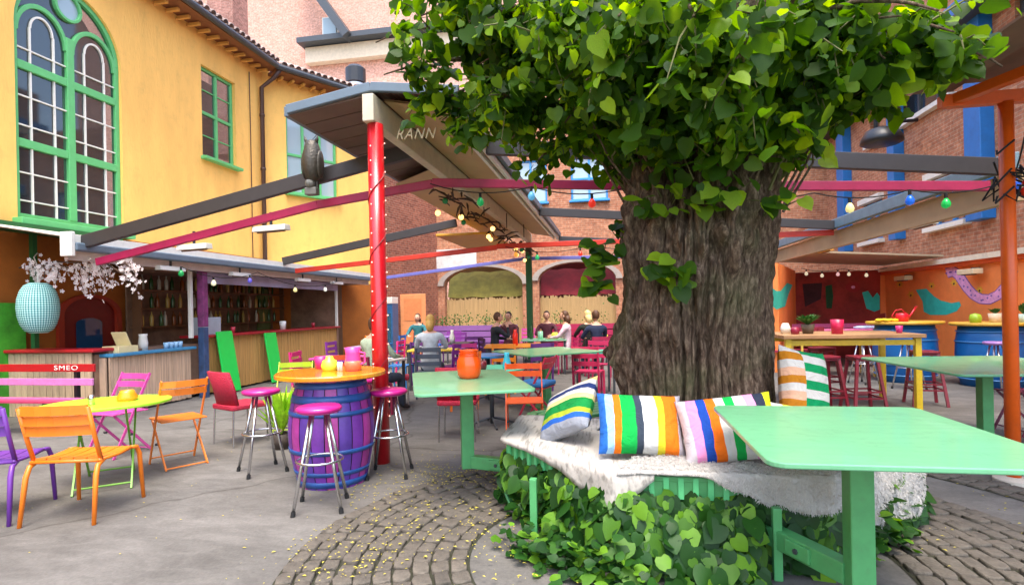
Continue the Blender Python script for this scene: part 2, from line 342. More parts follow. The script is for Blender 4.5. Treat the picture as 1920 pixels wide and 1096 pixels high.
# ================= wall frames =================
class Wall:
    def __init__(s, p, q):
        s.o = V(p[0], p[1], 0); d = V(q[0]-p[0], q[1]-p[1], 0); s.L = d.length; s.u = d/s.L; s.n = V(s.u.y, -s.u.x, 0)   # n: right-hand side of p->q
    def __call__(s, u, v, d=0): return s.o+s.u*u+s.n*d+V(0, 0, v)
def rect(u0, u1, v0, v1): return [(u0, v0), (u1, v0), (u1, v1), (u0, v1)]
def sash(mb, w, u0, u1, v0, v1, t, d, th=.06):
    for a, b in (((u0, v0+t/2), (u1, v0+t/2)), ((u0, v1-t/2), (u1, v1-t/2))): mb.bar(w(*a, d), w(*b, d), th, t)
    for u in (u0+t/2, u1-t/2): mb.bar(w(u, v0+t, d), w(u, v1-t, d), th if abs(w.u.x) < .7 else t, t if abs(w.u.x) < .7 else th)
def vbar(mb, w, u, v0, v1, t, d, th):
    a = w(u-t/2, v0, d-th/2); M = Matrix((w.u, w.n, V(0, 0, 1))).transposed(); mb.box(w(u, (v0+v1)/2, d), (t, th, v1-v0), M=M)
def hbar(mb, w, u0, u1, v, t, d, th):
    M = Matrix((w.u, w.n, V(0, 0, 1))).transposed(); mb.box(w((u0+u1)/2, v, d), (u1-u0, th, t), M=M)
def frame4(mb, w, u0, u1, v0, v1, t, d, th):
    hbar(mb, w, u0, u1, v0+t/2, t, d, th); hbar(mb, w, u0, u1, v1-t/2, t, d, th)
    vbar(mb, w, u0+t/2, v0+t, v1-t, t, d, th); vbar(mb, w, u1-t/2, v0+t, v1-t, t, d, th)
def pane(parent, w, u0, u1, v0, v1, d, gl):
    m = MB(); m.add([w(u0, v0, d), w(u1, v0, d), w(u1, v1, d), w(u0, v1, d)], [(0, 1, 2, 3)]); return part('pane', m, gl, parent, world=True)
def window(root, w, u0, u1, v0, v1, lights, rows, frame, bars, gl, d=-.12, t=.07, sill=True, brow=2, bcol=1):
    m = MB(); frame4(m, w, u0, u1, v0, v1, t, d, .08)
    for i in range(1, lights): vbar(m, w, u0+(u1-u0)*i/lights, v0+t, v1-t, t, d+.004, .08)
    for i in range(1, rows): 
        for k in range(lights):
            a, b = u0+(u1-u0)*k/lights+(t if k == 0 else t/2), u0+(u1-u0)*(k+1)/lights-(t if k == lights-1 else t/2); hbar(m, w, a, b, v0+(v1-v0)*i/rows, t, d+.002, .07)
    f = part('window', m, frame, root, world=True, bev=.006)
    b = MB()
    for k in range(lights):
        a0, a1 = u0+(u1-u0)*k/lights+t/2, u0+(u1-u0)*(k+1)/lights-t/2
        for i in range(rows):
            c0, c1 = v0+(v1-v0)*i/rows+t/2, v0+(v1-v0)*(i+1)/rows-t/2
            for p in range(bcol):
                for q in range(brow): pane(f, w, a0+(a1-a0)*p/bcol, a0+(a1-a0)*(p+1)/bcol, c0+(c1-c0)*q/brow, c0+(c1-c0)*(q+1)/brow, d, gl)
            for q in range(1, brow): hbar(b, w, a0, a1, c0+(c1-c0)*q/brow, .022, d+.012, .03)
            for p in range(1, bcol): vbar(b, w, a0+(a1-a0)*p/bcol, c0, c1, .022, d+.014, .03)
    if b.v: part('glazing_bar', b, bars, f, world=True)
    if sill: s_ = MB(); hbar(s_, w, u0-.06, u1+.06, v0-.04, .07, .02, .26); part('sill', s_, frame, f, world=True, bev=.01)
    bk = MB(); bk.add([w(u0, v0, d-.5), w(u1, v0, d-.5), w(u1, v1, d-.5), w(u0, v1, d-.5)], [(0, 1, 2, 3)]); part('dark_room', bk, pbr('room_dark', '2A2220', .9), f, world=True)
    return f

# ================= yellow building =================
YB = T('yellow_building', 'yellow rendered house with green arched window and tiled eave', 'building', (-9, 10, 0))
WA = Wall((-9, 0), (-9, 13.4)); WB = Wall((-9, 13.4), (-7.28, 16.1))      # facing the yard
ay0, ay1, az0, asp = 7.14, 9.05, 3.02, 6.1; ar = (ay1-ay0)/2; ac = (ay0+ay1)/2
def archpoly(u0, u1, v0, sp, n=20, k=1.0):
    c, r = (u0+u1)/2, (u1-u0)/2; return [(u0, v0), (u1, v0)]+[(c+r*math.cos(PI*i/n), sp+k*r*math.sin(PI*i/n)) for i in range(n+1)]
H1 = rect(11.15, 12.3, 5.03, 7.1)
m = MB(); m.holed(rect(-14, 13.4, 2.9, 7.9), [archpoly(ay0, ay1, az0, asp), H1], WA, reveal=.22, dirn=-WA.n); part('wall', m, YELLOW, YB, world=True)
bu0, bu1, bz0, bz1 = .62, 2.15, 4.75, 6.9
m = MB(); m.holed(rect(0, WB.L, 2.3, 7.9), [rect(bu0, bu1, bz0, bz1)], WB, reveal=.2, dirn=-WB.n); part('wall', m, YELLOW, YB, world=True)
m = MB(); m.add([WA(-14, 0), WA(13.4, 0), WA(13.4, 2.9), WA(-14, 2.9)], [(0, 1, 2, 3)]); m.add([WB(0, 0), WB(WB.L, 0), WB(WB.L, 2.3), WB(0, 2.3)], [(0, 1, 2, 3)]); part('lower_wall', m, OCHRE, YB, world=True)
# arched window
m = MB(); d = -.1; t = .085
def arcbar(mb, w, c, v, r, t, d, th, n=22, a0=0, a1=PI, kz=1.0):
    P_ = [(c+r*math.cos(a0+(a1-a0)*i/n), v+kz*r*math.sin(a0+(a1-a0)*i/n)) for i in range(n+1)]; Q = [(c+(r-t)*math.cos(a0+(a1-a0)*i/n), v+kz*(r-t)*math.sin(a0+(a1-a0)*i/n)) for i in range(n+1)]
    vs = [w(*p, d+th/2) for p in P_]+[w(*q, d+th/2) for q in Q]+[w(*p, d-th/2) for p in P_]+[w(*q, d-th/2) for q in Q]; k = n+1; fs = []
    for i in range(n): fs += [(i, i+1, k+i+1, k+i), (2*k+i+1, 2*k+i, 3*k+i, 3*k+i+1), (i+1, i, 2*k+i, 2*k+i+1), (k+i, k+i+1, 3*k+i+1, 3*k+i)]
    fs += [(0, k, 3*k, 2*k), (n, 2*k+n, 3*k+n, k+n)]; mb.add(vs, fs)
vbar(m, WA, ay0+t/2, az0+t, asp, t, d, .1); vbar(m, WA, ay1-t/2, az0+t, asp, t, d, .1); hbar(m, WA, ay0, ay1, az0+t/2, t, d, .1)
arcbar(m, WA, ac, asp, ar, t, d, .1)
vbar(m, WA, ac, az0+t, 6.22, .13, d+.005, .11)
for z in (4.22, 5.45):
    hbar(m, WA, ay0+t, ac-.065, z, .13, d+.002, .1); hbar(m, WA, ac+.065, ay1-t, z, .13, d+.002, .1)
for s in (-1, 1): arcbar(m, WA, ac+s*.465, 5.98, .44, .06, d+.008, .08, kz=1.25)
arcbar(m, WA, ac, 6.76, .25, .05, d+.01, .08, a1=2*PI)
AW = part('window', m, GREENF, YB, world=True, bev=.008)
b = MB()
for k, (a0, a1) in enumerate(((ay0+t, ac-.065), (ac+.065, ay1-t))):
    for z0, z1 in ((az0+t, 4.155), (4.285, 5.385)):
        cols = [a0, a0+(a1-a0)*.27, a0+(a1-a0)*.75, a1]; rws = [z0, z0+(z1-z0)*.2, z0+(z1-z0)*.62, z1]
        for i in range(3):
            for j in range(3): pane(AW, WA, cols[i], cols[i+1], rws[j], rws[j+1], d, GLASS)
        for c in cols[1:3]: vbar(b, WA, c, z0, z1, .024, d+.015, .03)
        for r_ in rws[1:3]: hbar(b, WA, a0, a1, r_, .02, d+.017, .03)
    cols = [a0, a0+(a1-a0)*.27, a0+(a1-a0)*.75, a1]
    for c in cols[1:3]: vbar(b, WA, c, 5.515, 6.1, .024, d+.015, .03)
    arcbar(b, WA, (cols[1]+cols[2])/2, 6.1, (cols[2]-cols[1])/2, .024, d+.015, .03, kz=1.3)
    hbar(b, WA, a0, a1, 5.72, .02, d+.017, .03)
    c = (a0+a1)/2; pm_ = MB(); pm_.add([WA(u, v, d) for u, v in archpoly(a0, a1, 5.515, 6.0, 14, 1.2)], [tuple(range(17))]); part('pane', pm_, GLASS, AW, world=True)
part('glazing_bar', b, WHITE, AW, world=True)
pm_ = MB(); pm_.add([WA(ac+.22*math.cos(PI*i/9), 6.76+.22*math.sin(PI*i/9), d) for i in range(18)], [tuple(range(18))]); part('pane', pm_, DGLASS, AW, world=True)
pm_ = MB(); pm_.add([WA(u, v, d-.012) for u, v in archpoly(ay0+.04, ay1-.04, 5.5, asp)], [tuple(range(23))]); part('spandrel', pm_, GLASS, AW, world=True)
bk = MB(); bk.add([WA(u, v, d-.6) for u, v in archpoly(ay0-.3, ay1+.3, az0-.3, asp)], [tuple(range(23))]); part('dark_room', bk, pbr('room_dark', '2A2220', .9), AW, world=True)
s_ = MB(); hbar(s_, WA, ay0-.08, ay1+.08, az0-.06, .1, .03, .3); part('sill', s_, GREENF, AW, world=True, bev=.01)
window(YB, WA, 11.15, 12.3, 5.03, 7.1, 2, 2, GREENF, GREENF, GLASS)
window(YB, WB, bu0, bu1, bz0, bz1, 3, 2, GREENF, GREENF, DGLASS, brow=1)
# eave
tp = MB()
for i in range(7):
    a = PI*i/6; tp.v += [(.085*math.cos(a), 0, .085*math.sin(a)), (.07*math.cos(a), .4, .07*math.sin(a))]
    tp.v += [(.07*math.cos(a), 0, .07*math.sin(a))]
tp.f = [(3*i, 3*i+1, 3*i+4, 3*i+3) for i in range(6)]+[(3*i+2, 3*i, 3*i+3, 3*i+5) for i in range(6)]; tp.m = [0]*len(tp.f)
TM = tp.mesh('roof_tile', smooth=True); setm(TM, TILE)
def eave(w, u0, u1, z):
    n = int((u1-u0)/.3)
    for i in range(n): 
        m = MB(); u = u0+(u1-u0)*(i+.5)/n; M = Matrix((w.u, w.n, V(0, 0, 1))).transposed(); m.box(w(u, z-.14, .17), (.06, .3, .06), M=M)
        part('corbel', m, pbr('corbel', 'C89448', .8), YB, world=True)
    m = MB(); hbar(m, w, u0-.1, u1+.1, z-.035, .07, .24, .52); part('soffit', m, pbr('soffit_brown', '7A4A2A', .7), YB, world=True)
    m = MB(); m.tube([w(u0-.1, z+.02, .55), w(u1+.05, z-.02, .55)], .075, 10); hbar(m, w, u0-.1, u1+.05, z+.05, .16, .46, .05); part('gutter', m, DARK, YB, world=True)
    m = MB(); m.add([w(u0-.1, z+.09, .55), w(u1+.1, z+.09, .55), w(u1+.1, z+1.6, -3), w(u0-.1, z+1.6, -3)], [(0, 1, 2, 3)]); rf = part('roof', m, TILE, YB, world=True)
    k = int((u1-u0)/.19); sl = math.atan2(1.51, 3.55)
    for i in range(k):
        for r_ in range(3):
            p = w(u0+(u1-u0)*(i+.5)/k, z+.1+r_*.34*math.sin(sl), .58-r_*.34*math.cos(sl))
            o = part('roof_tile', None, None, rf, me=TM, loc=p-wloc(rf)); q = Matrix((w.u, -w.n, V(0, 0, 1))).transposed().to_4x4() @ Matrix.Rotation(sl, 4, 'X'); o.rotation_euler = q.to_euler()
eave(WA, 8.2, 13.3, 7.9); eave(WB, .25, WB.L+.1, 7.85)
m = MB(); m.tube([(-8.42, 13.35, 7.85), (-8.6, 13.3, 7.6), (-8.9, 13.22, 7.35), (-8.9, 13.22, .1)], .055, 10); 
for z in (6.6, 5.2, 3.8): m.tube([(-8.9, 13.22, z), (-8.9, 13.22, z+.06)], .07, 10)
part('downpipe', m, BROWNM, YB, world=True, smooth=True)
m = MB(); m.tube([(-8.97, 12.82, 7.6), (-8.97, 12.83, 6), (-8.97, 12.82, 2.9)], .012, 5); part('cable', m, BROWNM, YB, world=True)
# ground floor: green lintel rail and the red arched door
m = MB(); m.box((-8.86, 4, 2.84), (.16, 9.6, .14)); m.box((-8.8, 7.2, 1.4), (.07, .07, 2.8)); part('green_rail', m, pbr('dark_green', '1F5A2A', .5, dirt=.2), YB, world=True)
m = MB(); m.add([WA(u, v, .02) for u, v in archpoly(7.72, 8.85, 0, 1.55, 12, .55)], [tuple(range(15))]); dr = part('door', m, paint('7A1A14'), YB, world=True)
m = MB(); arcbar(m, WA, 8.285, 1.5, .6, .1, .05, .06, kz=.6); vbar(m, WA, 7.735, 0, 1.5, .1, .05, .06); vbar(m, WA, 8.835, 0, 1.5, .1, .05, .06); part('door_frame', m, paint('A03018'), dr, world=True)
m = MB(); m.add([WA(u, v, .035) for u, v in archpoly(8.02, 8.52, .55, 1.35, 10, .4)], [tuple(range(13))]); part('pane', m, glass('blue_glass', (.02, .07, .16), 1.6, .95), dr, world=True)
m = MB(); m.box((-8.93, 6.35, .85), (.05, 1.6, 1.7)); part('green_board', m, pbr('lime_board', '3E9A28', .6, var=.5, scale=3), YB, world=True)

# ================= pink brick building behind =================
PB = T('pink_brick_building', 'tall pale pink brick building rising behind the yellow house', 'building', (-10, 31, 0))
WP = Wall((-34, 31), (16, 31))
p0, p1 = at(498, 88, Y=31), at(870, 55, Y=31)
m = MB(); m.add([WP(0, 0), WP(50, 0), WP(50, 23), WP(0, 23)], [(0, 1, 2, 3)]); part('wall', m, PINKBR, PB, world=True)
a, b = at(565, 86, Y=30.4), at(900, 42, Y=30.4)
m = MB(); m.bar((a.x, 30.55, a.z+.1), (b.x, 30.55, a.z+.1), 1.3, .3); part('cornice', m, DARK, PB, world=True)
m = MB(); m.bar((a.x+.2, 30.75, a.z-.55), (b.x, 30.75, a.z-.55), .5, .9); part('cornice_band', m, pbr('pale_stone', 'D8C4A8', .8), PB, world=True)
m = MB(); g0, g1, g2 = at(560, -60, Y=30), at(655, 70, Y=30), at(500, -10, Y=30)
m.bar(g0, g1, .9, .45); part('gable_verge', m, DARK, PB, world=True)
m = MB(); q = at(622, 58, Y=30.6); m.box((q.x, 30.6, q.z+.1), (1.0, .3, 1.3)); dw = part('dormer_window', m, WHITE, PB, world=True)
m = MB(); m.box((q.x, 30.42, q.z+.1), (.8, .08, 1.1)); part('pane', m, DGLASS, dw, world=True)
for i in range(4):
    q = at(745+i*45, 130, Y=30); z = at(700, 150, Y=31).z
m = MB(); e0 = at(490, 168, Y=27); m.add([(e0.x-4, 27, e0.z), (e0.x+16, 27, e0.z), (e0.x+16, 30.9, e0.z+1.1), (e0.x-4, 30.9, e0.z+1.1)], [(0, 1, 2, 3)]); part('low_roof', m, pbr('zinc', 'A8A49C', .5), PB, world=True)
m = MB(); m.add([(e0.x-4, 27, 0), (e0.x+16, 27, 0), (e0.x+16, 27, e0.z), (e0.x-4, 27, e0.z)], [(0, 1, 2, 3)]); part('low_wall', m, PINKBR, PB, world=True)
c0 = at(428, 40, Y=24)
m = MB(); m.box((c0.x, 24, c0.z-2), (1.35, 1.1, 9)); m.box((c0.x, 24, c0.z+2.6), (1.6, 1.3, .3)); part('chimney', m, brick('chimney_brick', 'B88070', '9C6A5C', 'B8A090', grime=.3), PB, world=True)
def vent(px, py, Yd, r, h, label):
    p = at(px, py, Y=Yd); t_ = T('roof_vent', label, 'vent', (p.x, p.y, p.z))
    m = MB(); m.lathe([(r*.8, -1.5), (r*.8, 0), (r*.95, .03), (r*.95, h*.15), (r*.8, h*.15)], 20); part('stack', m, pbr('galvanised', 'B8BABC', .4, metal=.6), t_, smooth=False)
    m = MB(); m.lathe([(r, h*.17), (r*1.08, h*.2), (r*1.08, h*.85), (r*.7, h), (.01, h*1.02)], 20); part('cowl', m, BLACKM, t_)
vent(668, 165, 17, .3, .7, 'black cowled flue on silver stack above the canopy roof')
vent(537, 150, 19, .3, .45, 'small dark domed roof vent behind the yellow eave')

# ================= far arcade wall =================
FW = T('arcade_wall', 'red brick building with two low arches and blue windows', 'building', (-3, 20, 0))
WF = Wall((-6.4, 20), (12, 20))
arches = [(.25, 3.18, 2.35), (3.78, 6.5, 2.45)]
holes = [archpoly(a, b, 0.001, s, 14, .45) for a, b, s in arches]
bw = [(2.95, 4.15), (5.0, 6.3), (7.6, 8.8), (10.2, 11.4)]
m = MB(); m.holed([(0, 0)]+[(u, 0) for u in (.1,)]+[(18.4, 0), (18.4, 9.4), (0, 9.4)], [h for h in holes]+[rect(a, b, 5.25, 6.8) for a, b in bw], WF, reveal=.35, dirn=-WF.n); part('wall', m, ORBR, FW, world=True)
WS = Wall((-7.28, 16.1), (-6.4, 20)); m = MB(); m.add([WS(0, 0), WS(WS.L, 0), WS(WS.L, 6.6), WS(0, 6.6)], [(0, 1, 2, 3)]); part('wall', m, REDBR, FW, world=True)
BLUE = pbr('blue_paint', '2E86C8', .45, var=.1, dirt=.1)
for a, b in bw: window(FW, WF, a, b, 5.25, 6.8, 2, 2, BLUE, BLUE, DGLASS, brow=1)
m = MB()
for a, b, s in arches: arcbar(m, WF, (a+b)/2, s, (b-a)/2+.02, -.22, .03, .1, kz=.45)
part('arch_moulding', m, pbr('grey_plaster', 'A09488', .8, dirt=.3), FW, world=True)
m = MB(); hbar(m, WF, -.05, 1.5, 3.35, .7, .02, .08); part('painted_patch', m, pbr('flaking_white', 'D0CCC4', .8, var=.2, scale=3, dirt=.4), FW, world=True)
for k, (a, b, s) in enumerate(arches):
    m = MB(); m.add([WF(a-.3, 0, -1.6), WF(b+.3, 0, -1.6), WF(b+.3, 4, -1.6), WF(a-.3, 4, -1.6)], [(0, 1, 2, 3)]); part('recess', m, pbr('recess_ochre', '6A4A18', .8) if k == 0 else pbr('recess_red', '5A0E12', .8), FW, world=True)
    m = MB(); n = 10
    for i in range(n):
        for j in range(2): pass
    vs = [WF(a+(b-a)*i/n, [2.95, 2.55, 1.95][j]-.06*math.sin(PI*i/n*3)**2, [-1.2, -.7, -.4][j]) for j in range(3) for i in range(n+1)]
    m.add(vs, [(j*(n+1)+i, j*(n+1)+i+1, (j+1)*(n+1)+i+1, (j+1)*(n+1)+i) for j in range(2) for i in range(n)])
    part('awning', m, pbr('awning_yellow', '7E742C', .85, var=.35, scale=3) if k == 0 else pbr('awning_red', '7A1A20', .85, var=.35, scale=3), FW, world=True, smooth=True)
    m = MB(); n = 60
    for i in range(n): u = a+(b-a)*(i+.5)/n; vbar(m, WF, u, .05, 1.86+random.uniform(-.05, .06), (b-a)/n*.9, -.3+random.uniform(-.01, .01), .03)
    o = part('reed_screen', m, pbr('reed', 'BC9A66', .8, var=.3, scale=3, stretch=(30, 1, .5)), FW, world=True); o['kind'] = 'stuff'

# ================= right-hand brick building =================
RBd = T('blue_trimmed_brick_building', 'brick building with blue pilasters above the orange painted wall', 'building', (7, 12, 0))
WR = Wall((7, 21), (7, 2))                                  # u = 21 - y, facing -x
def U(y): return 21-y
wins = [(12.6, 13.9, 3.05, 4.1), (16.2, 17.3, 3.1, 4.15), (9.2, 10.6, 3.0, 4.1), (13.0, 16.8, 5.7, 6.7), (7.6, 11.2, 5.7, 6.7)]
m = MB(); m.holed(rect(0, 19, 2.2, 11.5), [rect(U(b), U(a), c, e) for a, b, c, e in wins], WR, reveal=.25, dirn=-WR.n); part('wall', m, ORBR, RBd, world=True)
for a, b, c, e in wins:
    f = window(RBd, WR, U(b), U(a), c, e, 2 if b-a < 2 else 5, 1, BLUE if c < 5 else DARK, BLUE, GLASS, brow=1, sill=False)
    s_ = MB(); hbar(s_, WR, U(b)-.1, U(a)+.1, e+.07, .14, .05, .16); part('lintel', s_, WHITE, f, world=True)
    s_ = MB(); hbar(s_, WR, U(b)-.1, U(a)+.1, c-.05, .1, .06, .2); part('sill', s_, WHITE, f, world=True)
for y, w_ in ((12.03, .5), (18.3, .5), (15.2, .34), (8.2, .5)):
    m = MB(); vbar(m, WR, U(y), 2.95 if w_ > .4 else 2.95, 6.9, w_, .12, .24); part('pilaster', m, pbr('deep_blue', '1C6CB0', .45, var=.12, dirt=.1), RBd, world=True, bev=.01)
m = MB(); hbar(m, WR, 0, 19, 7.0, .42, .2, .4); part('cornice', m, pbr('deep_blue', '1C6CB0', .45), RBd, world=True, bev=.01)
m = MB(); hbar(m, WR, 0, 19, 6.76, .06, .3, .6); part('cornice_dark_board', m, DARK, RBd, world=True)  # dark strip of eaves under the blue cornice
m = MB(); hbar(m, WR, 0, 19, 9.9, .3, .25, .5); part('upper_band', m, pbr('deep_blue', '1C6CB0', .45), RBd, world=True)
m = MB(); hbar(m, WR, 0, 19, 9.6, .3, .2, .4); part('stone_band', m, pbr('pale_stone', 'D8C4A8', .8), RBd, world=True)
# mural walls
ORANGE = pbr('mural_orange', 'F58A44', .7, var=.12, scale=2.5, dirt=.06); MRED = pbr('mural_red', '9A3028', .8, var=.5, scale=1.6)
MW = T('mural_wall', 'orange garden wall painted with turquoise birds and a pink serpent', 'wall', (6.9, 13, 0))
WM = Wall((6.9, 15.9), (6.9, 5)); 
def thick(mb, w, u0, u1, v0, v1, d0, d1): hbar(mb, w, u0, u1, (v0+v1)/2, v1-v0, (d0+d1)/2, abs(d1-d0))
m = MB(); thick(m, WM, 0, 10.9, 0, 2.12, -.08, .0); part('side_panel', m, ORANGE, MW, world=True)
WK = Wall((4.75, 15.9), (6.9, 15.9)); m = MB(); thick(m, WK, 0, WK.L-.005, 0, 2.25, -.1, 0); part('back_panel', m, MRED, MW, world=True)
WL = Wall((3.75, 13.4), (4.75, 15.9)); m = MB(); thick(m, WL, -.9, WL.L-.005, 0, 2.3, -.1, 0); part('end_panel', m, ORANGE, MW, world=True)
m = MB(); thick(m, WM, 0, 10.9, 2.12, 2.2, -.1, .1); part('ledge', m, paint('D0501C'), MW, world=True)
m = MB(); thick(m, WM, 0, 10.9, 2.2, 2.3, -.1, .16); part('coping', m, pbr('cream_coping', 'DCCFB4', .7, dirt=.25), MW, world=True)
def mural(pts, X, mat, d=.004, w=WM, yk=False):
    m = MB(); q = []
    for px, py in pts:
        p = at(px, py, Y=w.o.y) if yk else at(px, py, X=w.o.x)
        q.append(p+w.n*d)
    tri = geometry.tessellate_polygon([q]); m.add(q, tri); return part('painted_shape', m, mat, MW, world=True)
TEAL = pbr('mural_teal', '30C8B8', .7, var=.15); MPINK = pbr('mural_pink', 'E8A4CC', .7, var=.2, scale=10); MYEL = pbr('mural_yellow', 'E8B030', .7); MVIO = pbr('mural_violet', '7A58A0', .7); MGRN = pbr('mural_green', '0E4A26', .8, var=.3); MDK = pbr('mural_dark', '3A1820', .8, var=.4)
mural([(1718, 543), (1738, 541), (1752, 555), (1765, 563), (1785, 568), (1800, 565), (1803, 572), (1795, 583), (1775, 590), (1745, 590), (1733, 584), (1731, 565)], 0, TEAL)
def ribbon(pts, w0, mat, d):
    m = []; k = len(pts); L_, R_ = [], []
    for i, (x, y) in enumerate(pts):
        a, b = pts[max(0, i-1)], pts[min(k-1, i+1)]; dx, dy = b[0]-a[0], b[1]-a[1]; l = math.hypot(dx, dy); L_.append((x-dy/l*w0, y+dx/l*w0)); R_.append((x+dy/l*w0, y-dx/l*w0))
    for i in range(k-1): m.append([L_[i], L_[i+1], R_[i+1], R_[i]])
    g = MB()
    for quad in m: g.add([at(px, py, X=WM.o.x)+WM.n*d for px, py in quad], [(0, 1, 2, 3)])
    part('painted_shape', g, mat, MW, world=True)
SN = [(1776, 512), (1788, 508), (1798, 515), (1806, 527), (1815, 540), (1826, 552), (1840, 560), (1856, 561), (1872, 553), (1886, 538), (1896, 518), (1903, 500)]
SN2 = []
for i in range(len(SN)-1):
    for k in range(4): t_ = k/4; SN2.append((SN[i][0]*(1-t_)+SN[i+1][0]*t_, SN[i][1]*(1-t_)+SN[i+1][1]*t_))
ribbon(SN2, 9.6, MVIO, .003); ribbon(SN2, 8, MPINK, .006)
for i in range(0, len(SN2), 2):
    x, y = SN2[i]; x += random.uniform(-4, 4); y += random.uniform(-3, 3); mural([(x-2, y), (x, y+2), (x+2, y), (x, y-2)], 0, MVIO, .009)
for cx, cy in ((1688, 532), (1709, 552), (1748, 535), (1790, 530), (1838, 543)):
    mural([(cx+8*math.cos(a*PI/3+k), cy+8*math.sin(a*PI/3+k)) if k == 0 else (cx+4*math.cos(a*PI/3+.5), cy+4*math.sin(a*PI/3+.5)) for a in range(6) for k in (0, 1)], 0, MYEL, .005)
    mural([(cx-2, cy+2), (cx, cy+4), (cx+2, cy+1), (cx, cy-1)], 0, MDK, .008)
mural([(1446, 535), (1455, 543), (1465, 545), (1478, 530), (1488, 533), (1482, 550), (1474, 575), (1455, 580), (1446, 570)], 0, TEAL, .012, WL, yk=True) if 0 else None
def mural_end(pts, mat, d=.008):
    q = []
    for px, py in pts:
        e = at(px, py, Y=10)-V(0, 0, EYE); # sight line met with the end panel
        n = WL.n; t_ = (WL.o-V(0, 0, EYE)).dot(n)/e.dot(n); q.append(V(0, 0, EYE)+e*t_+n*d)
    m = MB(); m.add(q, geometry.tessellate_polygon([q])); part('painted_shape', m, mat, MW, world=True)
mural_end([(1446, 538), (1455, 545), (1464, 545), (1476, 530), (1486, 534), (1479, 550), (1472, 574), (1456, 580), (1446, 572)], TEAL)
def mural_back(pts, mat, d=.006):
    q = [at(px, py, Y=15.9)+V(0, -d, 0) for px, py in pts]; m = MB(); m.add(q, geometry.tessellate_polygon([q])); part('painted_shape', m, mat, MW, world=True)
mural_back([(1617, 548), (1628, 545), (1637, 558), (1645, 548), (1650, 555), (1650, 580), (1640, 584), (1625, 578)], TEAL)
mural_back([(1548, 536), (1560, 533), (1563, 555), (1560, 578), (1550, 578)], MGRN)
mural_back([(1505, 532), (1542, 530), (1540, 560), (1510, 575)], MDK)
mural_back([(1600+14*math.cos(a*PI/6), 538+10*math.sin(a*PI/6)) for a in range(12)], paint('9A1C20', .7))
mural_back([(1600+4*math.cos(a*PI/3), 538+3*math.sin(a*PI/3)) for a in range(6)], MPINK, .012)
mural_back([(1651, 515), (1667, 513), (1667, 585), (1651, 588)], ORANGE, .005)

# right shelter
SH = T('side_shelter', 'low lean-to shelter with blue-grey gutter beam and beige ceiling', 'shelter', (4, 11, 0))
m = MB(); m.bar((4, 6.45, 2.84), (4, 15.85, 2.9), .1, .17); part('gutter', m, pbr('blue_grey_metal', '6E8894', .45, var=.15), SH, world=True, bev=.01)
m = MB(); m.bar((4.09, 6.45, 2.62), (4.09, 15.85, 2.66), .05, .26); m.bar((4.06, 6.45, 2.46), (4.06, 15.85, 2.5), .09, .05); part('fascia', m, pbr('beige_board', 'A88C68', .7, var=.12, scale=2), SH, world=True)
m = MB(); n = 8
for i in range(n):
    y0, y1 = 13.2+2.7*i/n, 13.2+2.7*(i+1)/n-.012; m.add([(4.12, y0, 2.56), (6.85, y0, 2.36), (6.85, y1, 2.36), (4.12, y1, 2.56), (4.12, y0, 2.6), (6.85, y0, 2.4), (6.85, y1, 2.4), (4.12, y1, 2.6)], [(0, 1, 2, 3), (7, 6, 5, 4), (0, 4, 5, 1), (1, 5, 6, 2), (2, 6, 7, 3), (3, 7, 4, 0)])
part('ceiling', m, pbr('beige_ceiling', 'A89478', .75, var=.1), SH, world=True)
m = MB()
for y in (6.6, 15.7): m.box((4.03, y, 1.23), (.09, .09, 2.46))

# ================= bar kiosk =================
KB = T('bar_kiosk', 'open-fronted bar with reed counter, lilac header and white-edged roof', 'kiosk', (-7.9, 11, 0))
GUT = pbr('grey_gutter', '5E6E7A', .45, var=.1); INT = pbr('bar_interior', '8A6A54', .85, var=.4, scale=3)
m = MB(); n = 90; vs = []
for i in range(n*4+1):
    y = 6.2+9.2*i/(n*4); h = .018*math.sin(i*PI/2); vs += [(-7.02, y, 2.52+h), (-8.98, y, 2.86+h)]
m.add(vs, [(2*i, 2*i+2, 2*i+3, 2*i+1) for i in range(n*4)]); part('roof', m, pbr('sheet_white', 'CFC6B8', .6, var=.15, dirt=.25), KB, world=True, smooth=True)
m = MB(); m.bar((-6.98, 6.15, 2.5), (-6.98, 15.4, 2.52), .04, .1); part('roof_edge', m, WHITE, KB, world=True)
m = MB(); m.bar((-6.95, 6.2, 2.39), (-6.95, 15.4, 2.41), .12, .11); part('gutter', m, GUT, KB, world=True, bev=.02)
m = MB(); m.bar((-7.06, 6.2, 2.28), (-7.06, 15.4, 2.3), .05, .12); part('fascia', m, pbr('fascia_pink_white', 'C8B4A8', .6, dirt=.2), KB, world=True)
m = MB(); m.box((-7.0, 6.17, 2.42), (.18, .06, .32)); part('end_cap', m, WHITE, KB, world=True, bev=.01)
m = MB(); m.box((-8.94, 12.2, 1.25), (.04, 6.4, 2.5)); m.box((-8.0, 11.8, 2.27), (1.8, 7.2, .03)); m.box((-8.1, 13.98, 1.2), (1.6, .06, 2.3)); part('interior', m, INT, KB, world=True)
m = MB()
for z in (1.25, 1.6, 1.95): m.box((-8.8, 11.4, z), (.22, 4.7, .03))
for y in (9.1, 10.6, 12.2, 13.7): m.box((-8.8, y, 1.1), (.2, .03, 2.2))
part('shelf', m, pbr('shelf_wood', '7A5234', .6), KB, world=True)
def strips(mb, X, y0, y1, z0, z1, w):
    y = y0
    while y < y1-w: ww = w*random.uniform(.7, 1.3); mb.box((X+random.uniform(-.006, .006), y+ww/2, (z0+z1)/2+random.uniform(-.008, .008)), (.03, ww*.92, z1-z0)); y += ww
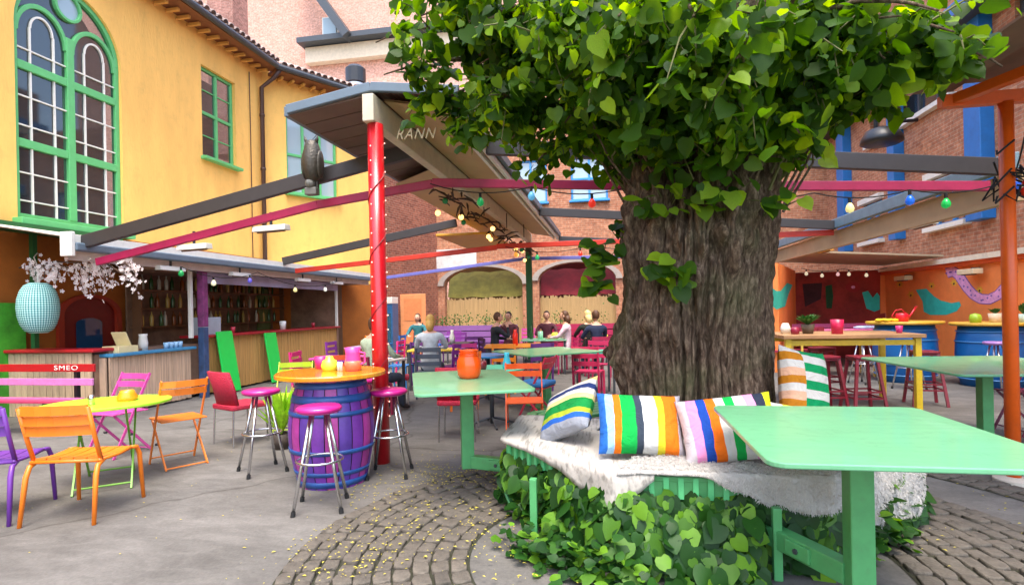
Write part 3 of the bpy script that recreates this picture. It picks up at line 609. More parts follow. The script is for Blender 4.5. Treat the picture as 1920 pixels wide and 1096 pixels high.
REED = pbr('reed_warm', 'C09250', .75, var=.35, scale=2.5, stretch=(1, 26, .6), bump=.3, bscale=8); REED2 = pbr('reed_pale', 'C8A88A', .8, var=.4, scale=2.5, stretch=(1, 26, .6), bump=.3, bscale=8)
m = MB(); strips(m, -7.3, 8.92, 13.9, .04, 1.04, .035); part('reed_front', m, REED, KB, world=True)['kind'] = 'stuff'
m = MB(); strips(m, -7.3, 7.04, 8.66, .03, .86, .04); part('reed_front', m, REED2, KB, world=True)['kind'] = 'stuff'
m = MB()
for i in range(14): x = -7.36-i*.03; m.box((x, 7.03, .44), (.026, .03, .83))
part('reed_end', m, REED2, KB, world=True)['kind'] = 'stuff'
m = MB(); m.box((-7.45, 11.4, 1.07), (.5, 5.1, .05)); part('countertop', m, paint('9A1420', .3), KB, world=True, bev=.012, label='dark red countertop')
m = MB(); m.box((-7.48, 7.86, .89), (.52, 1.68, .05)); part('countertop', m, paint('3E88B0', .35), KB, world=True, bev=.012, label='worn blue countertop')
m = MB(); m.box((-7.62, 10.4, .5), (.5, 6.6, .9)); part('counter_body', m, INT, KB, world=True)
m = MB(); m.box((-7.24, 11.36, 2.13), (.05, 5.0, .2)); part('header', m, pbr('lilac_header', 'A8A0BC', .6, var=.25, scale=2), KB, world=True)
for y, x in ((8.62, -7.26), (13.85, -7.26)):
    m = MB(); m.box((x, y, 1.66 if y > 7.5 else 1.55), (.06, .06, 1.2 if y > 7.5 else 1.4)); part('window_post', m, WHITE, KB, world=True, bev=.006)
m = MB(); m.box((-7.6, 14.6, 1.15), (.06, .35, 2.2)); m.box((-8.2, 15.2, 1.15), (.06, 1.2, 2.2)); part('doorway_panel', m, pbr('door_brown', '5A4028', .6, var=.3, scale=3), KB, world=True)
m = MB(); m.box((-8.86, 13.05, 1.55), (.06, .5, 1.1)); part('fridge_door', m, pbr('olive_glass', '6A7A48', .2), KB, world=True)
# painted post
def postmat():
    m = pbr('post_graffiti', '34507C', .5, var=.6, scale=5); return m
m = MB(); m.box((-7.15, 8.78, .62), (.12, .12, 1.24), mi=0); m.box((-7.15, 8.78, 1.78), (.122, .122, 1.06), mi=1)
part('post', m, [pbr('post_navy', '2C4468', .5, var=.5, scale=7, dirt=.3), pbr('post_magenta', '7A3468', .5, var=.6, scale=6)], KB, world=True, bev=.008)
# bottles and small things on shelves
BC = [pbr('bottle_amber', '8A4A18', .15), pbr('bottle_green', '2E5A2A', .15), pbr('bottle_clear', 'C8C4B0', .15), pbr('bottle_straw', 'C0A050', .2)]; BN = ('amber', 'green', 'pale', 'straw yellow')
bm_ = MB(); bm_.lathe([(.034, 0), (.036, .02), (.036, .17), (.03, .2), (.013, .23), (.012, .28), (.014, .285)], 10); bme = [];
for k in range(4): me = bm_.mesh('bottle', smooth=True); setm(me, BC[k]); bme.append(me)
for i in range(66):
    z = (1.265, 1.615, 1.965)[i//22]; k = random.randrange(4); o = bpy.data.objects.new('bottle', bme[k]); COL.objects.link(o); o.location = (-8.8+random.uniform(-.04, .04), 9.2+(i % 22)*.2+random.uniform(-.05, .05), z)
    o['label'] = f'{BN[k]} glass bottle on the {("lower", "middle", "top")[i//22]} shelf of the bar'; o['category'] = 'bottle'; o['group'] = f'{BN[k]} bottles, {("lower", "middle", "top")[i//22]} shelf'
def jar(name, prof, mat, label, cat, loc, n=20, group=None): 
    m = MB(); m.lathe(prof, n); return solo(name, m, mat, label, cat, loc, smooth=True, group=group)
CUP = [(.0, .0), (.035, 0), (.045, .1), (.041, .1), (.033, .01), (0, .01)]
for i, (y, h, lb) in enumerate(((9.2, 'F0EEE8', 'white paper cup at the post end of the dark red countertop'), (9.9, 'C03040', 'red cup on the dark red countertop'), (11.6, 'E8E4DC', 'tall white tub in the middle of the dark red countertop'), (12.9, 'B02838', 'red cup near the doorway end of the red countertop'))):
    jar('cup', [(r*(1.6 if i == 2 else 1), z*(1.9 if i == 2 else 1.2)) for r, z in CUP], paint(h), lb, 'cup', (-7.4, y, 1.095))
m = MB(); m.box((0, 0, .16), (.2, .5, .32)); solo('napkin_box', m, pbr('steel_box', 'A8B0B8', .4), 'grey-white box beside the blue and purple post on the bar', 'box', (-7.45, 9.25, 1.095), bev=.01)
m = MB(); m.box((0, 0, .05), (.3, .35, .1)); m.box((0, .02, .2), (.26, .02, .24), M=Matrix.Rotation(R(25), 3, 'X')); solo('menu_box', m, pbr('cream_card', 'DCCB96', .7), 'cream box with tilted menu board on the worn blue counter', 'box', (-7.42, 7.35, .915), bev=.006)
jar('pitcher', [(0, 0), (.06, 0), (.07, .12), (.055, .22), (.065, .26), (.06, .26), (.05, .22), (0, .02)], WHITE, 'white pitcher on the worn blue counter', 'pitcher', (-7.4, 7.75, .915))
for i in range(4): jar('glass', CUP, pbr('blue_glassware', '9CC4E0', .2), 'small pale blue glass in the row on the blue counter', 'glass', (-7.34, 8.15+.1*i, .915), group='blue glasses on the counter')
# surfboards leaning on the counter
def board(y, label, s):
    t_ = T('leaning_board', label, 'board', (-7.0, y, 0)); m = MB(); pr = []
    for i in range(2): a = i; pr.append((.21*s, .02+a*1.14*s))
    poly = [(x, z) for x, z in pr]+[(-x, z) for x, z in reversed(pr)]
    M = Matrix.Rotation(R(-9), 4, 'Y') @ Matrix(((0, 0, 1, 0), (1, 0, 0, 0), (0, 1, 0, 0), (0, 0, 0, 1))); m.prism(poly, -.02, .02, M=M); part('plank', m, pbr('board_green', '18C24A', .35, var=.06), t_, bev=.012)
    m = MB(); m.prism([(.025, .02), (.025, 1.18*s), (-.025, 1.18*s), (-.025, .02)], .021, .026, M=M)
board(9.35, 'tall bright green board leaning on the reed bar counter near the post', 1.0); board(10.75, 'shorter bright green board leaning on the middle of the reed counter', .92)
# left plank bar with red top
LB = T('plank_bar', 'small bar of pale vertical planks with a red top', 'bar counter', (-8.4, 7, 0))
PLK = pbr('pale_plank', 'C4A888', .7, var=.2, scale=4, rnd=.15, stretch=(8, 8, 1), bump=.2)
for i in range(17):
    m = MB(); m.box((-9.3+i*.112, 6.9, .47), (.104, .03, .94)); part('plank', m, PLK, LB, world=True, bev=.004)
m = MB(); m.box((-8.4, 7.0, .975), (2.1, .36, .05)); part('countertop', m, paint('B01C28', .3), LB, world=True, bev=.015)
m = MB(); m.box((-8.4, 7.1, .46), (1.9, .3, .9)); part('body', m, INT, LB, world=True)
# bench with lettered back slat
SB = T('slat_bench', 'red and pink slat bench with lettered backrest before the plank bar', 'bench', (-7.6, 6.1, 0))
for nm, z, y, h, d, col in (('back_slat', .8, 6.2, .1, .03, 'A8141C'), ('back_slat', .62, 6.17, .09, .03, 'C878B0'), ('seat_slat', .42, 5.98, .035, .13, 'C05A90'), ('seat_slat', .42, 5.83, .035, .13, 'B83A60')):
    m = MB(); m.box((-7.65, y, z), (2.0, d, h)); part(nm, m, paint(col), SB, world=True, bev=.006)
for x in (-6.95, -8.35):
    m = MB(); m.bar((x, 6.22, 0), (x, 6.22, .84), .05, .05); m.bar((x, 5.8, 0), (x, 5.8, .4), .05, .05); m.bar((x, 5.78, .39), (x, 6.2, .39), .05, .04); part('leg_frame', m, BLACKM, SB, world=True)
def text(body, size, mat, name, parent, loc, rot, ext=.002, sh=0):
    cu = bpy.data.curves.new('t', 'FONT'); cu.body = body; cu.size = size; cu.extrude = ext; cu.shear = sh; cu.align_x = 'CENTER'; cu.align_y = 'CENTER'; cu.space_character = 1.15
    o = bpy.data.objects.new('t', cu); COL.objects.link(o); dg = bpy.context.evaluated_depsgraph_get(); me = bpy.data.meshes.new_from_object(o.evaluated_get(dg)); bpy.data.objects.remove(o)
    me.materials.clear(); setm(me, mat); p = bpy.data.objects.new(name, me); COL.objects.link(p); p.parent = parent; p.location = loc; p.rotation_euler = rot; return p
text('SMEO', .085, WHITE, 'lettering', SB, V(-7.08, 6.183, .8)-V(-7.6, 6.1, 0), (R(90), 0, 0)).scale = (1.6, 1, 1)
# lantern & blossom branch
LT = T('paper_lantern', 'turquoise gingham egg-shaped lantern hanging by the plank bar', 'lantern', (-8.0, 6.6, 1.25))
def gingham():
    m = bpy.data.materials.new('gingham'); m.use_nodes = True; t = m.node_tree; N = t.nodes; L = t.links; b = N['Principled BSDF']; b.inputs['Roughness'].default_value = .8
    tc = N.new('ShaderNodeTexCoord'); sx = N.new('ShaderNodeSeparateXYZ'); L.new(tc.outputs['Object'], sx.inputs[0])
    at2 = N.new('ShaderNodeMath'); at2.operation = 'ARCTAN2'; L.new(sx.outputs[1], at2.inputs[0]); L.new(sx.outputs[0], at2.inputs[1])
    res = []
    for src, k in ((at2.outputs[0], 46/(2*PI)), (sx.outputs[2], 32)):
        mu = N.new('ShaderNodeMath'); mu.operation = 'MULTIPLY'; L.new(src, mu.inputs[0]); mu.inputs[1].default_value = k
        fr = N.new('ShaderNodeMath'); fr.operation = 'FRACT'; L.new(mu.outputs[0], fr.inputs[0]); gt = N.new('ShaderNodeMath'); gt.operation = 'GREATER_THAN'; gt.inputs[1].default_value = .5; L.new(fr.outputs[0], gt.inputs[0]); res.append(gt)
    ad = N.new('ShaderNodeMath'); ad.operation = 'ADD'; L.new(res[0].outputs[0], ad.inputs[0]); L.new(res[1].outputs[0], ad.inputs[1])
    hf = N.new('ShaderNodeMath'); hf.operation = 'MULTIPLY'; hf.inputs[1].default_value = .5; L.new(ad.outputs[0], hf.inputs[0])
    r = N.new('ShaderNodeValToRGB'); r.color_ramp.interpolation = 'CONSTANT'; e = r.color_ramp.elements; e[0].color = (*lin('C8E4DC'), 1); e[1].position = .75; e[1].color = (*lin('1C5A5C'), 1); x = e.new(.25); x.color = (*lin('6AB4B0'), 1)
    L.new(hf.outputs[0], r.inputs[0]); L.new(r.outputs[0], b.inputs['Base Color']); return m
m = MB(); m.lathe([(.1, 0), (.16, .04), (.205, .12), (.235, .24), (.245, .36), (.235, .48), (.205, .59), (.16, .67), (.1, .71)], 28); part('shade', m, gingham(), LT, smooth=True)
m = MB(); m.tube([(0, 0, .7), (0, .0, .95), (-.3, .2, 1.1), (-.6, .5, 1.2)], .008, 5); part('cord', m, WHITE, LT)
BB = T('blossom_branch', 'bough of pale pink blossom hung under the bar roof edge', 'blossom', (-7.4, 6.75, 1.9))
tw = MB(); fl = MB()
for k in range(12):
    a = V(-8.3+.135*k, 6.75+random.uniform(-.1, .15), 2.22-.0*k); e = a+V(random.uniform(.05, .45), random.uniform(-.15, .1), random.uniform(-.5, -.15)); mid = (a+e)/2+V(.1, 0, .08); tw.tube([a, mid, e], [.01, .007, .004], 5)
    for j in range(34):
        t_ = random.random(); p = a*(1-t_)**2+mid*2*t_*(1-t_)+e*t_*t_+V(random.gauss(0, .06), random.gauss(0, .07), random.gauss(0, .05)); s = random.uniform(.02, .037)
        nz = V(random.gauss(0, .5), -1, random.gauss(0, .5)).normalized(); q = nz.to_track_quat('Z', 'Y').to_matrix()
        for b_ in range(5):
            an = b_*2*PI/5; c = lambda r_, da, h: p+q@V(r_*s*math.cos(an+da), r_*s*math.sin(an+da), h*s)
            fl.add([p, c(.8, -.5, .25), c(1.15, 0, .35), c(.8, .5, .25)], [(0, 1, 2, 3)])
tw.tube([(-8.5, 6.75, 2.2), (-7.8, 6.7, 2.26), (-7.0, 6.75, 2.2), (-6.7, 6.8, 2.0)], .012, 6)
part('twig', tw, pbr('twig_brown', '4A3424', .8), BB, world=True)['kind'] = 'stuff'; part('blossom', fl, pbr('blossom_pink', 'F2E6E2', .8, var=.15, scale=30, trans=.3), BB, world=True)['kind'] = 'stuff'

# ================= central canopy and pergola =================
CN = T('centre_canopy', 'long narrow canopy roof on a cream beam between the pergola rails', 'canopy', (-2.24, 5.1, 0))
XL, XC, XR, Y0, Y1 = -3.12, -2.24, -1.42, 5.06, 15.2
UNDER = pbr('brown_boards', '6A5448', .7, var=.15, scale=3)
n = 34
for i in range(n):
    ya, yb = Y0+(Y1-Y0)*i/n, Y0+(Y1-Y0)*(i+1)/n-.02
    m = MB(); m.add([(XL, ya, 3.4), (XC, ya, 3.53), (XC, yb, 3.53), (XL, yb, 3.4), (XL, ya, 3.42), (XC, ya, 3.55), (XC, yb, 3.55), (XL, yb, 3.42)], [(0, 3, 2, 1), (4, 5, 6, 7), (0, 1, 5, 4), (2, 3, 7, 6), (1, 2, 6, 5), (3, 0, 4, 7)]); part('ceiling_board', m, UNDER, CN, world=True)
m = MB(); m.add([(XC+.08, Y0+.1, 3.5), (XR, Y0+.1, 3.36), (XR, Y1, 3.36), (XC+.08, Y1, 3.5)], [(0, 1, 2, 3)]); m.add([(XC+.08, Y0+.1, 3.52), (XR, Y0+.1, 3.38), (XR, Y1, 3.38), (XC+.08, Y1, 3.52)], [(0, 1, 2, 3)]); part('ceiling_panel', m, CREAM, CN, world=True)
m = MB(); m.add([(XL+.9, 7.0, 3.32), (XC-.1, 7.0, 3.33), (XC-.1, Y1-.5, 3.33), (XL, Y1-.5, 3.32), (XL, 7.8, 3.32)], [(0, 1, 2, 3, 4)]); part('ceiling_panel', m, CREAM, CN, world=True)
m = MB(); m.box((XC, (Y0+Y1)/2+.05, 3.38), (.115, Y1-Y0+.3, .26)); part('ridge_beam', m, pbr('cream_beam', 'C8BCA4', .6, dirt=.15), CN, world=True, bev=.01)
m = MB(); m.bar((XL, Y0-.02, 3.455), (XC, Y0-.02, 3.6), .05, .09); m.bar((XC, Y0-.021, 3.6), (XR+.05, Y0-.021, 3.49), .05, .09); m.bar((XL-.02, Y0, 3.45), (XL-.02, Y1, 3.45), .06, .1); m.bar((XR+.03, Y0, 3.44), (XR+.03, Y1, 3.44), .06, .12); part('fascia', m, GUT, CN, world=True, bev=.008)
m = MB(); m.bar((XR-.02, 5.6, 3.33), (XR-.02, Y1, 3.33), .05, .06); m.bar((XR-.13, 5.6, 3.34), (XR-.13, Y1, 3.34), .04, .05); part('white_rail', m, WHITE, CN, world=True)
m = MB(); vs = []; n = 160
for i in range(n+1):
    x = XL+(XR+.06-XL)*i/n; z = 3.47+.15*(1-abs((x-XC)/.88))+.018*math.sin(i*1.25); vs += [(x, Y0, z), (x, Y1, z)]
m.add(vs, [(2*i, 2*i+2, 2*i+3, 2*i+1) for i in range(n)]); part('roof_sheet', m, pbr('sheet_brown', '9A7466', .7, var=.2), CN, world=True, smooth=True)
text('RANN', .15, pbr('sign_cream', 'B8A478', .5), 'sign_lettering', CN, V(-1.9, 5.3, 3.2)-V(-2.24, 5.1, 0), (R(90), 0, R(8)), .01, .35).scale = (.85, 1, 1)
RED = pbr('red_lacquer', 'B8101C', .3, var=.12, scale=8, dirt=.08, coat=.3)
RP = T('red_post', 'round red post wrapped in fairy lights beside the barrel table', 'post', (-2.22, 5.08, 0))
m = MB(); m.tube([(0, 0, 0), (0, 0, 1.2), (0, 0, 3.25)], .076, 16); part('pole', m, RED, RP, smooth=True)
m = MB(); hel = [(.08*math.cos(a*.5), .08*math.sin(a*.5), .45+a*.046) for a in range(58)]; m.tube(hel, .004, 4); part('light_wire', m, pbr('wire_red', '7A1018', .5), RP)
lm = MB(); lm.ball((0, 0, 0), .007, 6, 5); lme = lm.mesh('fairy_light', smooth=True); setm(lme, pbr('fairy_glow', 'FFB0A0', .3, emit=.5))
for a in range(0, 58): 
    if a % 1 == 0: part('fairy_light', None, None, RP, me=lme, loc=(.084*math.cos(a*2.1), .084*math.sin(a*2.1), .45+a*.046))
FP = T('green_post', 'thin dark green post at the far end of the canopy', 'post', (-2.24, 15.1, 0)); m = MB(); m.box((0, 0, 1.62), (.16, .16, 3.24)); part('shaft', m, pbr('dark_green', '1F5A2A', .5), FP, bev=.01); m = MB(); m.box((0, 0, .04), (.3, .3, .08)); part('foot', m, DARK, FP)
RAF = pbr('rafter_grey', '322E2E', .5, var=.12, scale=6)
def beam(name, p, q, w, h, mat, label, cat='beam', group=None):
    p, q = V(*p), V(*q); m = MB(); m.bar(p, q, w, h); return solo(name, m, mat, label, cat, tuple((p+q)/2), group=group, world=True, bev=.006)
beam('rafter', (-6.98, 6.36, 2.46), (-2.3, 6.36, 3.36), .08, .17, RAF, 'dark grey rafter with the owl, from bar roof corner up to the canopy')
beam('rafter', (-6.98, 11, 2.58), (-3.1, 11, 3.22), .08, .16, RAF, 'dark grey rafter from the middle of the bar roof to the canopy')
beam('rafter', (-1.4, 6.32, 3.32), (4.0, 6.5, 2.78), .08, .17, RAF, 'dark rafter above the magenta rail running right behind the tree')
beam('rafter', (-1.4, 11, 3.36), (3.98, 11, 2.84), .08, .16, RAF, 'dark rafter above the scarlet rail behind the tree')
beam('rafter', (-1.4, 15.0, 3.3), (3.98, 15.0, 2.85), .08, .14, RAF, 'dark rafter at the far end of the canopy above the red arch')
MAG = pbr('magenta_rail', 'A01848', .45, var=.15, scale=7, dirt=.1); SCA = pbr('scarlet_rail', 'C83420', .45, var=.12); LIL = pbr('lilac_rail', '6A6AB0', .5, var=.12)
def rail(pts, r, mat, label):
    m = MB()
    for a, b in zip(pts, pts[1:]): m.bar(a, b, .06, r)
    c = V(*pts[0]); return solo('rail', m, mat, label, 'rail', tuple(c), world=True, bev=.008)
rail([(-6.85, 6.45, 2.2), (-3.6, 6.45, 2.8), (-2.1, 6.45, 2.97)], .1, MAG, 'magenta rail sloping from the bar roof to the red post')
rail([(-2.1, 6.44, 2.98), (.3, 6.44, 2.8), (3.8, 6.5, 2.6)], .1, MAG, 'magenta rail running level behind the tree trunk')
rail([(-6.75, 11.1, 2.37), (-2.3, 11.1, 2.7)], .1, SCA, 'scarlet rail from the bar roof to the yellow heater boards')
rail([(-2.3, 11.1, 2.72), (3.98, 11.1, 2.72)], .1, SCA, 'scarlet rail across the yard behind the tree')
rail([(-6.65, 15.4, 2.42), (-2.3, 15.4, 2.85)], .09, LIL, 'lilac rail in front of the yellow arch')
rail([(-2.3, 15.41, 2.84), (4.0, 15.41, 2.74)], .09, LIL, 'lilac rail in front of the dark red arch')
# heaters
def heater(p, rz, label, col=WHITE):
    t_ = T('patio_heater', label, 'heater', p, rz); m = MB(); m.prism([(-.06, -.02), (.06, -.02), (.045, .05), (-.045, .05)], -.26, .26, M=Matrix.Rotation(R(90), 4, 'X') @ Matrix.Identity(4)); part('housing', m, col, t_, bev=.006)
    m = MB(); m.tube([(0, -.22, -.025), (0, .22, -.025)], .014, 8); part('element', m, pbr('heater_element', '6A4A38', .4), t_); m = MB(); m.bar((0, 0, .04), (0, 0, .22), .02, .03); part('bracket', m, DARK, t_)
heater((-5.36, 6.45, 2.33), R(80), 'white bar heater under the magenta rail near the bar'); heater((-4.25, 6.45, 2.52), R(80), 'white bar heater under the magenta rail near the owl')
heater((-7.0, 7.9, 2.2), 0, 'white bar heater over the worn blue counter'); heater((-7.0, 9.6, 2.2), 0, 'white bar heater over the leaning green boards'); heater((-7.0, 11.8, 2.2), 0, 'white bar heater over the middle of the reed counter'); heater((-7.0, 13.4, 2.2), 0, 'white bar heater at the doorway end of the bar')
heater((4.12, 8.4, 2.46), 0, 'white bar heater under the shelter gutter beside the blue bulb'); heater((4.12, 11.9, 2.46), 0, 'orange bar heater under the shelter gutter near the trunk', paint('E0A850'))  # white housing on the first, amber housing on the second
# decor under canopy end
m = MB(); m.box((0, 0, 0), (1.1, 2.4, .05)); solo('heater_board', m, pbr('yellow_board', 'C89020', .5), 'yellow ceiling board hanging under the far half of the canopy', 'panel', (-2.9, 11.9, 2.95), bev=.01)
GA = T('driftwood_garland', 'dark driftwood garland with warm lamps under the canopy', 'garland', (-2.0, 9.5, 3.05))
m = MB(); rr = random.Random(3)
for i in range(70):
    t_ = rr.random(); c = V(-2.35+.35*t_+rr.uniform(-.2, .2), 7.6+6*t_, 3.14-.35*t_+rr.uniform(-.14, .1)); dv = V(rr.uniform(-.2, .2), rr.uniform(-.5, .5), rr.uniform(-.12, .12)); m.tube([c-dv*.6, c+V(0, 0, .03), c+dv*.6], [.008, .02, .006], 5)
for i in range(4): m.tube([(-2.3+.1*i, 8+1.6*i, 3.1), (-2.3+.1*i, 8+1.6*i, 3.4)], .01, 5)
part('branch', m, pbr('driftwood', '3C2A20', .85, var=.3), GA, world=True)['kind'] = 'stuff'
for i in range(14):
    t_ = i/13; p = V(-2.4+.4*t_+rr.uniform(-.25, .25), 7.8+5.8*t_, 3.0-.4*t_+rr.uniform(-.08, .08)); m = MB(); m.ball(p, .045, 8, 6); part('lamp', m, pbr('warm_lamp', 'F0B060', .3, emit=1.0) if i % 3 else pbr('green_bulb', '208A50', .25), GA, world=True, smooth=True)
# string lights
def string(pts, bulbs, label):
    t_ = T('string_lights', label, 'string lights', pts[0]); cv = [V(*p) for p in pts]; path = []
    for a, b in zip(cv, cv[1:]):
        for k in range(8): s = k/8; path.append(a.lerp(b, s)-V(0, 0, .22*4*s*(1-s)*min(1, (b-a).length/3)))
    path.append(cv[-1]); m = MB(); m.tube(path, .007, 5); part('wire', m, RUBBER, t_, world=True)
    for f, col in bulbs:
        p = path[min(len(path)-1, int(f*(len(path)-1)))]; m = MB(); m.tube([p, p-V(0, 0, .06)], .016, 8); s_ = part('socket', m, RUBBER, t_, world=True)
        m = MB(); m.lathe([(.015, 0), (.035, -.03), (.044, -.06), (.035, -.09), (.0, -.105)], 10, c=p-V(0, 0, .055)); part('bulb', m, pbr('bulb_'+col, col, .2, var=.02, emit=.15), s_, world=True, smooth=True)
string([(.6, 6.3, 2.75), (2.1, 6.35, 2.6), (3.0, 6.35, 2.58), (3.9, 6.4, 2.62), (3.3, 5.2, 2.75)], [(.36, 'E8D890'), (.5, '1858C0'), (.62, '18A048'), (.76, 'E8C820'), (.9, '2048A0')], 'string of coloured bulbs along the magenta rail to the orange post')
string([(-2.1, 6.35, 2.95), (-.9, 6.38, 2.85), (.2, 6.38, 2.78)], [(.3, '188848'), (.5, '58A0C8'), (.85, 'D83020')], 'short string of green, blue and red bulbs along the magenta rail behind the leaves')
string([(-2.1, 11, 2.7), (-.4, 11, 2.66), (1.2, 11, 2.68)], [(.1, 'E8A040'), (.2, '28A060'), (.45, 'D83020'), (.7, 'E8D890')], 'string of bulbs along the scarlet rail')
string([(-6.9, 8.0, 2.25), (-6.9, 10, 2.28), (-6.9, 13.5, 2.3)], [(.03, '188040'), (.2, 'D8D8B0'), (.45, '5048A0'), (.7, 'E8D890'), (.9, 'E0E0D0')], 'string of small bulbs along the bar front')
string([(4.8, 15.6, 2.35), (5.8, 15.6, 2.3), (6.8, 15.4, 2.3)], [(.1, 'F0E0C0'), (.3, 'F0E0C0'), (.45, 'F0C0C0'), (.6, 'F0E0C0'), (.8, 'F0E0C0')], 'string of warm bulbs before the dark red mural')
# owl
OW = T('owl_figure', 'dark bronze owl figure hanging from the canopy edge', 'statue', (-3.5, 6.16, 2.86)); OW.scale = (1, 1, 1); BRZ = pbr('bronze', '4A453C', .45, metal=.5, var=.3, scale=10, bump=.4, bscale=40)
m = MB(); m.lathe([(.02, .14), (.07, .18), (.105, .27), (.12, .37), (.115, .46), (.095, .54), (.085, .58), (.07, .63), (.03, .655), (0, .66)], 18); 
for s in (-1, 1): m.tube([(s*.05, 0, .62), (s*.075, -.01, .66), (s*.085, -.015, .705)], [.03, .018, .003], 7)
part('body', m, BRZ, OW, smooth=True)
for s in (-1, 1):
    m = MB(); m.ball((s*.1, .01, .36), (.03, .08, .17), 10, 8); part('wing', m, BRZ, OW, smooth=True)
m = MB(); m.box((.02, .03, .1), (.08, .05, .16)); part('tail', m, BRZ, OW, bev=.01)
m = MB(); m.ball((-.02, -.02, .13), .062, 10, 8); m.box((-.01, 0, .04), (.15, .1, .09)); part('perch_block', m, pbr('bronze_pale', '6E6E68', .5, metal=.4), OW, bev=.012)
m = MB(); m.tube([(0, 0, .65), (.12, -.05, .72), (.5, -.1, .67)], .005, 4); part('cord', m, DARK, OW)
# right: orange post and roof
OP = T('orange_canopy', 'orange post carrying a corrugated roof corner with orange beams', 'canopy', (3.08, 5.05, 0)); ORP = pbr('orange_paint', 'DC5A10', .4, var=.12, scale=6, dirt=.12)
m = MB(); m.tube([(0, 0, 0), (0, 0, 3.0)], .05, 14); part('post', m, ORP, OP, smooth=True)
m = MB(); m.lathe([(.13, .001), (.13, .03), (.07, .05)], 18); part('base_plate', m, pbr('base_white', 'BEB4A4', .6, dirt=.3), OP)
m = MB(); m.bar((2.62, 5.06, 3.04), (5.4, 5.06, 3.04), .08, .1); m.bar((2.72, 5.06, 3.05), (3.6, 3.2, 3.12), .08, .08); m.bar((3.7, 5.06, 3.05), (3.7, 2.6, 3.12), .08, .08); part('beam', m, ORP, OP, world=True, bev=.006)
m = MB(); n = 70
vs = []
for i in range(n+1): y = 2.4+2.75*i/n; z = 3.2+.022*math.sin(i*1.2); vs += [(2.58, y, z), (5.4, y, z+.5)]
m.add(vs, [(2*i, 2*i+2, 2*i+3, 2*i+1) for i in range(n)]); part('roof_sheet', m, pbr('sheet_grey', '9A9A98', .5, var=.15), OP, world=True, smooth=True)
for i in range(9):
    m = MB(); m.bar((2.6+i*.31, 2.4, 3.15+i*.055), (2.6+i*.31, 5.12, 3.15+i*.055), .29, .02); part('ceiling_board', m, pbr('roof_underside', '7A5A48', .75, var=.2, scale=3), OP, world=True)
m = MB(); rr = random.Random(9)
for i in range(16):
    a = rr.uniform(0, 6.28); z = rr.uniform(2.25, 2.65); m.tube([(.07*math.cos(a), .07*math.sin(a), z), (.16*math.cos(a+.6), .16*math.sin(a+.6), z-.06+rr.uniform(-.05, .05)), (.08*math.cos(a+1.6), .08*math.sin(a+1.6), z+.06)], .008, 5)
part('cable_tangle', m, RUBBER, OP); 
for i, (c, x, z) in enumerate((('E02818', .12, 2.35), ('C02070', .14, 2.5), ('E03018', .1, 2.28))):
    m = MB(); m.ball((x, -.05, z), .045, 8, 6); part('bulb', m, paint(c, .3), OP, smooth=True)
# black wall lamp
BL = T('wall_lamp', 'large black downlight on an arm below the blue cornice', 'lamp', (6.9, 14.2, 5.15)); m = MB(); m.lathe([(.1, .3), (.32, .22), (.42, .05), (.44, -.06), (.36, -.1), (0, -.12)], 20, c=(-.75, 0, 0)); part('head', m, BLACKM, BL, smooth=True)
m = MB(); m.tube([(-.6, 0, .2), (-.3, 0, .4), (0, 0, .4)], .04, 8); part('arm', m, BLACKM, BL)

# ================= tree =================
TR = T('linden_tree', 'huge old linden with ridged bark trunk and heart-shaped leaves', 'tree', (TREE.x, TREE.y, 0))
def barkmat():
    m = bpy.data.materials.new('bark'); m.use_nodes = True; t = m.node_tree; N = t.nodes; L = t.links; b = N['Principled BSDF']; b.inputs['Roughness'].default_value = .9; b.inputs['Specular IOR Level'].default_value = .2
    tc = N.new('ShaderNodeTexCoord'); mp = N.new('ShaderNodeMapping'); mp.inputs['Scale'].default_value = (1, 1, .35); L.new(tc.outputs['Object'], mp.inputs[0])
    n = N.new('ShaderNodeTexNoise'); n.inputs['Scale'].default_value = 34; n.inputs['Detail'].default_value = 9; n.inputs['Roughness'].default_value = .7; L.new(mp.outputs[0], n.inputs['Vector'])
    r = N.new('ShaderNodeValToRGB'); e = r.color_ramp.elements; e[0].position = .32; e[1].position = .72; e[0].color = (*lin('2E221A'), 1); e[1].color = (*lin('947F6A'), 1); x = e.new(.5); x.color = (*lin('5A483A'), 1); L.new(n.outputs[0], r.inputs[0])
    g = N.new('ShaderNodeTexNoise'); g.inputs['Scale'].default_value = 2.2; g.inputs['Detail'].default_value = 5; L.new(tc.outputs['Object'], g.inputs['Vector'])
    gr = N.new('ShaderNodeValToRGB'); gr.color_ramp.elements[0].position = .5; gr.color_ramp.elements[1].position = .75; gr.color_ramp.elements[0].color = (0, 0, 0, 1); gr.color_ramp.elements[1].color = (.45, .45, .45, 1); L.new(g.outputs[0], gr.inputs[0])
    mx = N.new('ShaderNodeMix'); mx.data_type = 'RGBA'; L.new(gr.outputs[0], mx.inputs['Factor']); L.new(r.outputs[0], mx.inputs['A']); mx.inputs['B'].default_value = (*lin('55603A'), 1); L.new(mx.outputs['Result'], b.inputs['Base Color'])
    bp = N.new('ShaderNodeBump'); bp.inputs['Strength'].default_value = .8; bp.inputs['Distance'].default_value = .02; L.new(n.outputs[0], bp.inputs['Height']); L.new(bp.outputs[0], b.inputs['Normal']); return m
BARK = barkmat()
m = MB(); NA, NZ = 460, 250; H_ = 3.6; vs = []
burls = [(-2.9, 1.05, .16, .3), (-1.95, 1.35, .10, .35), (-1.5, 1.9, .12, .4), (-2.6, 1.9, .1, .35), (-.9, 2.2, .08, .3), (-2.2, 2.35, .12, .3)]
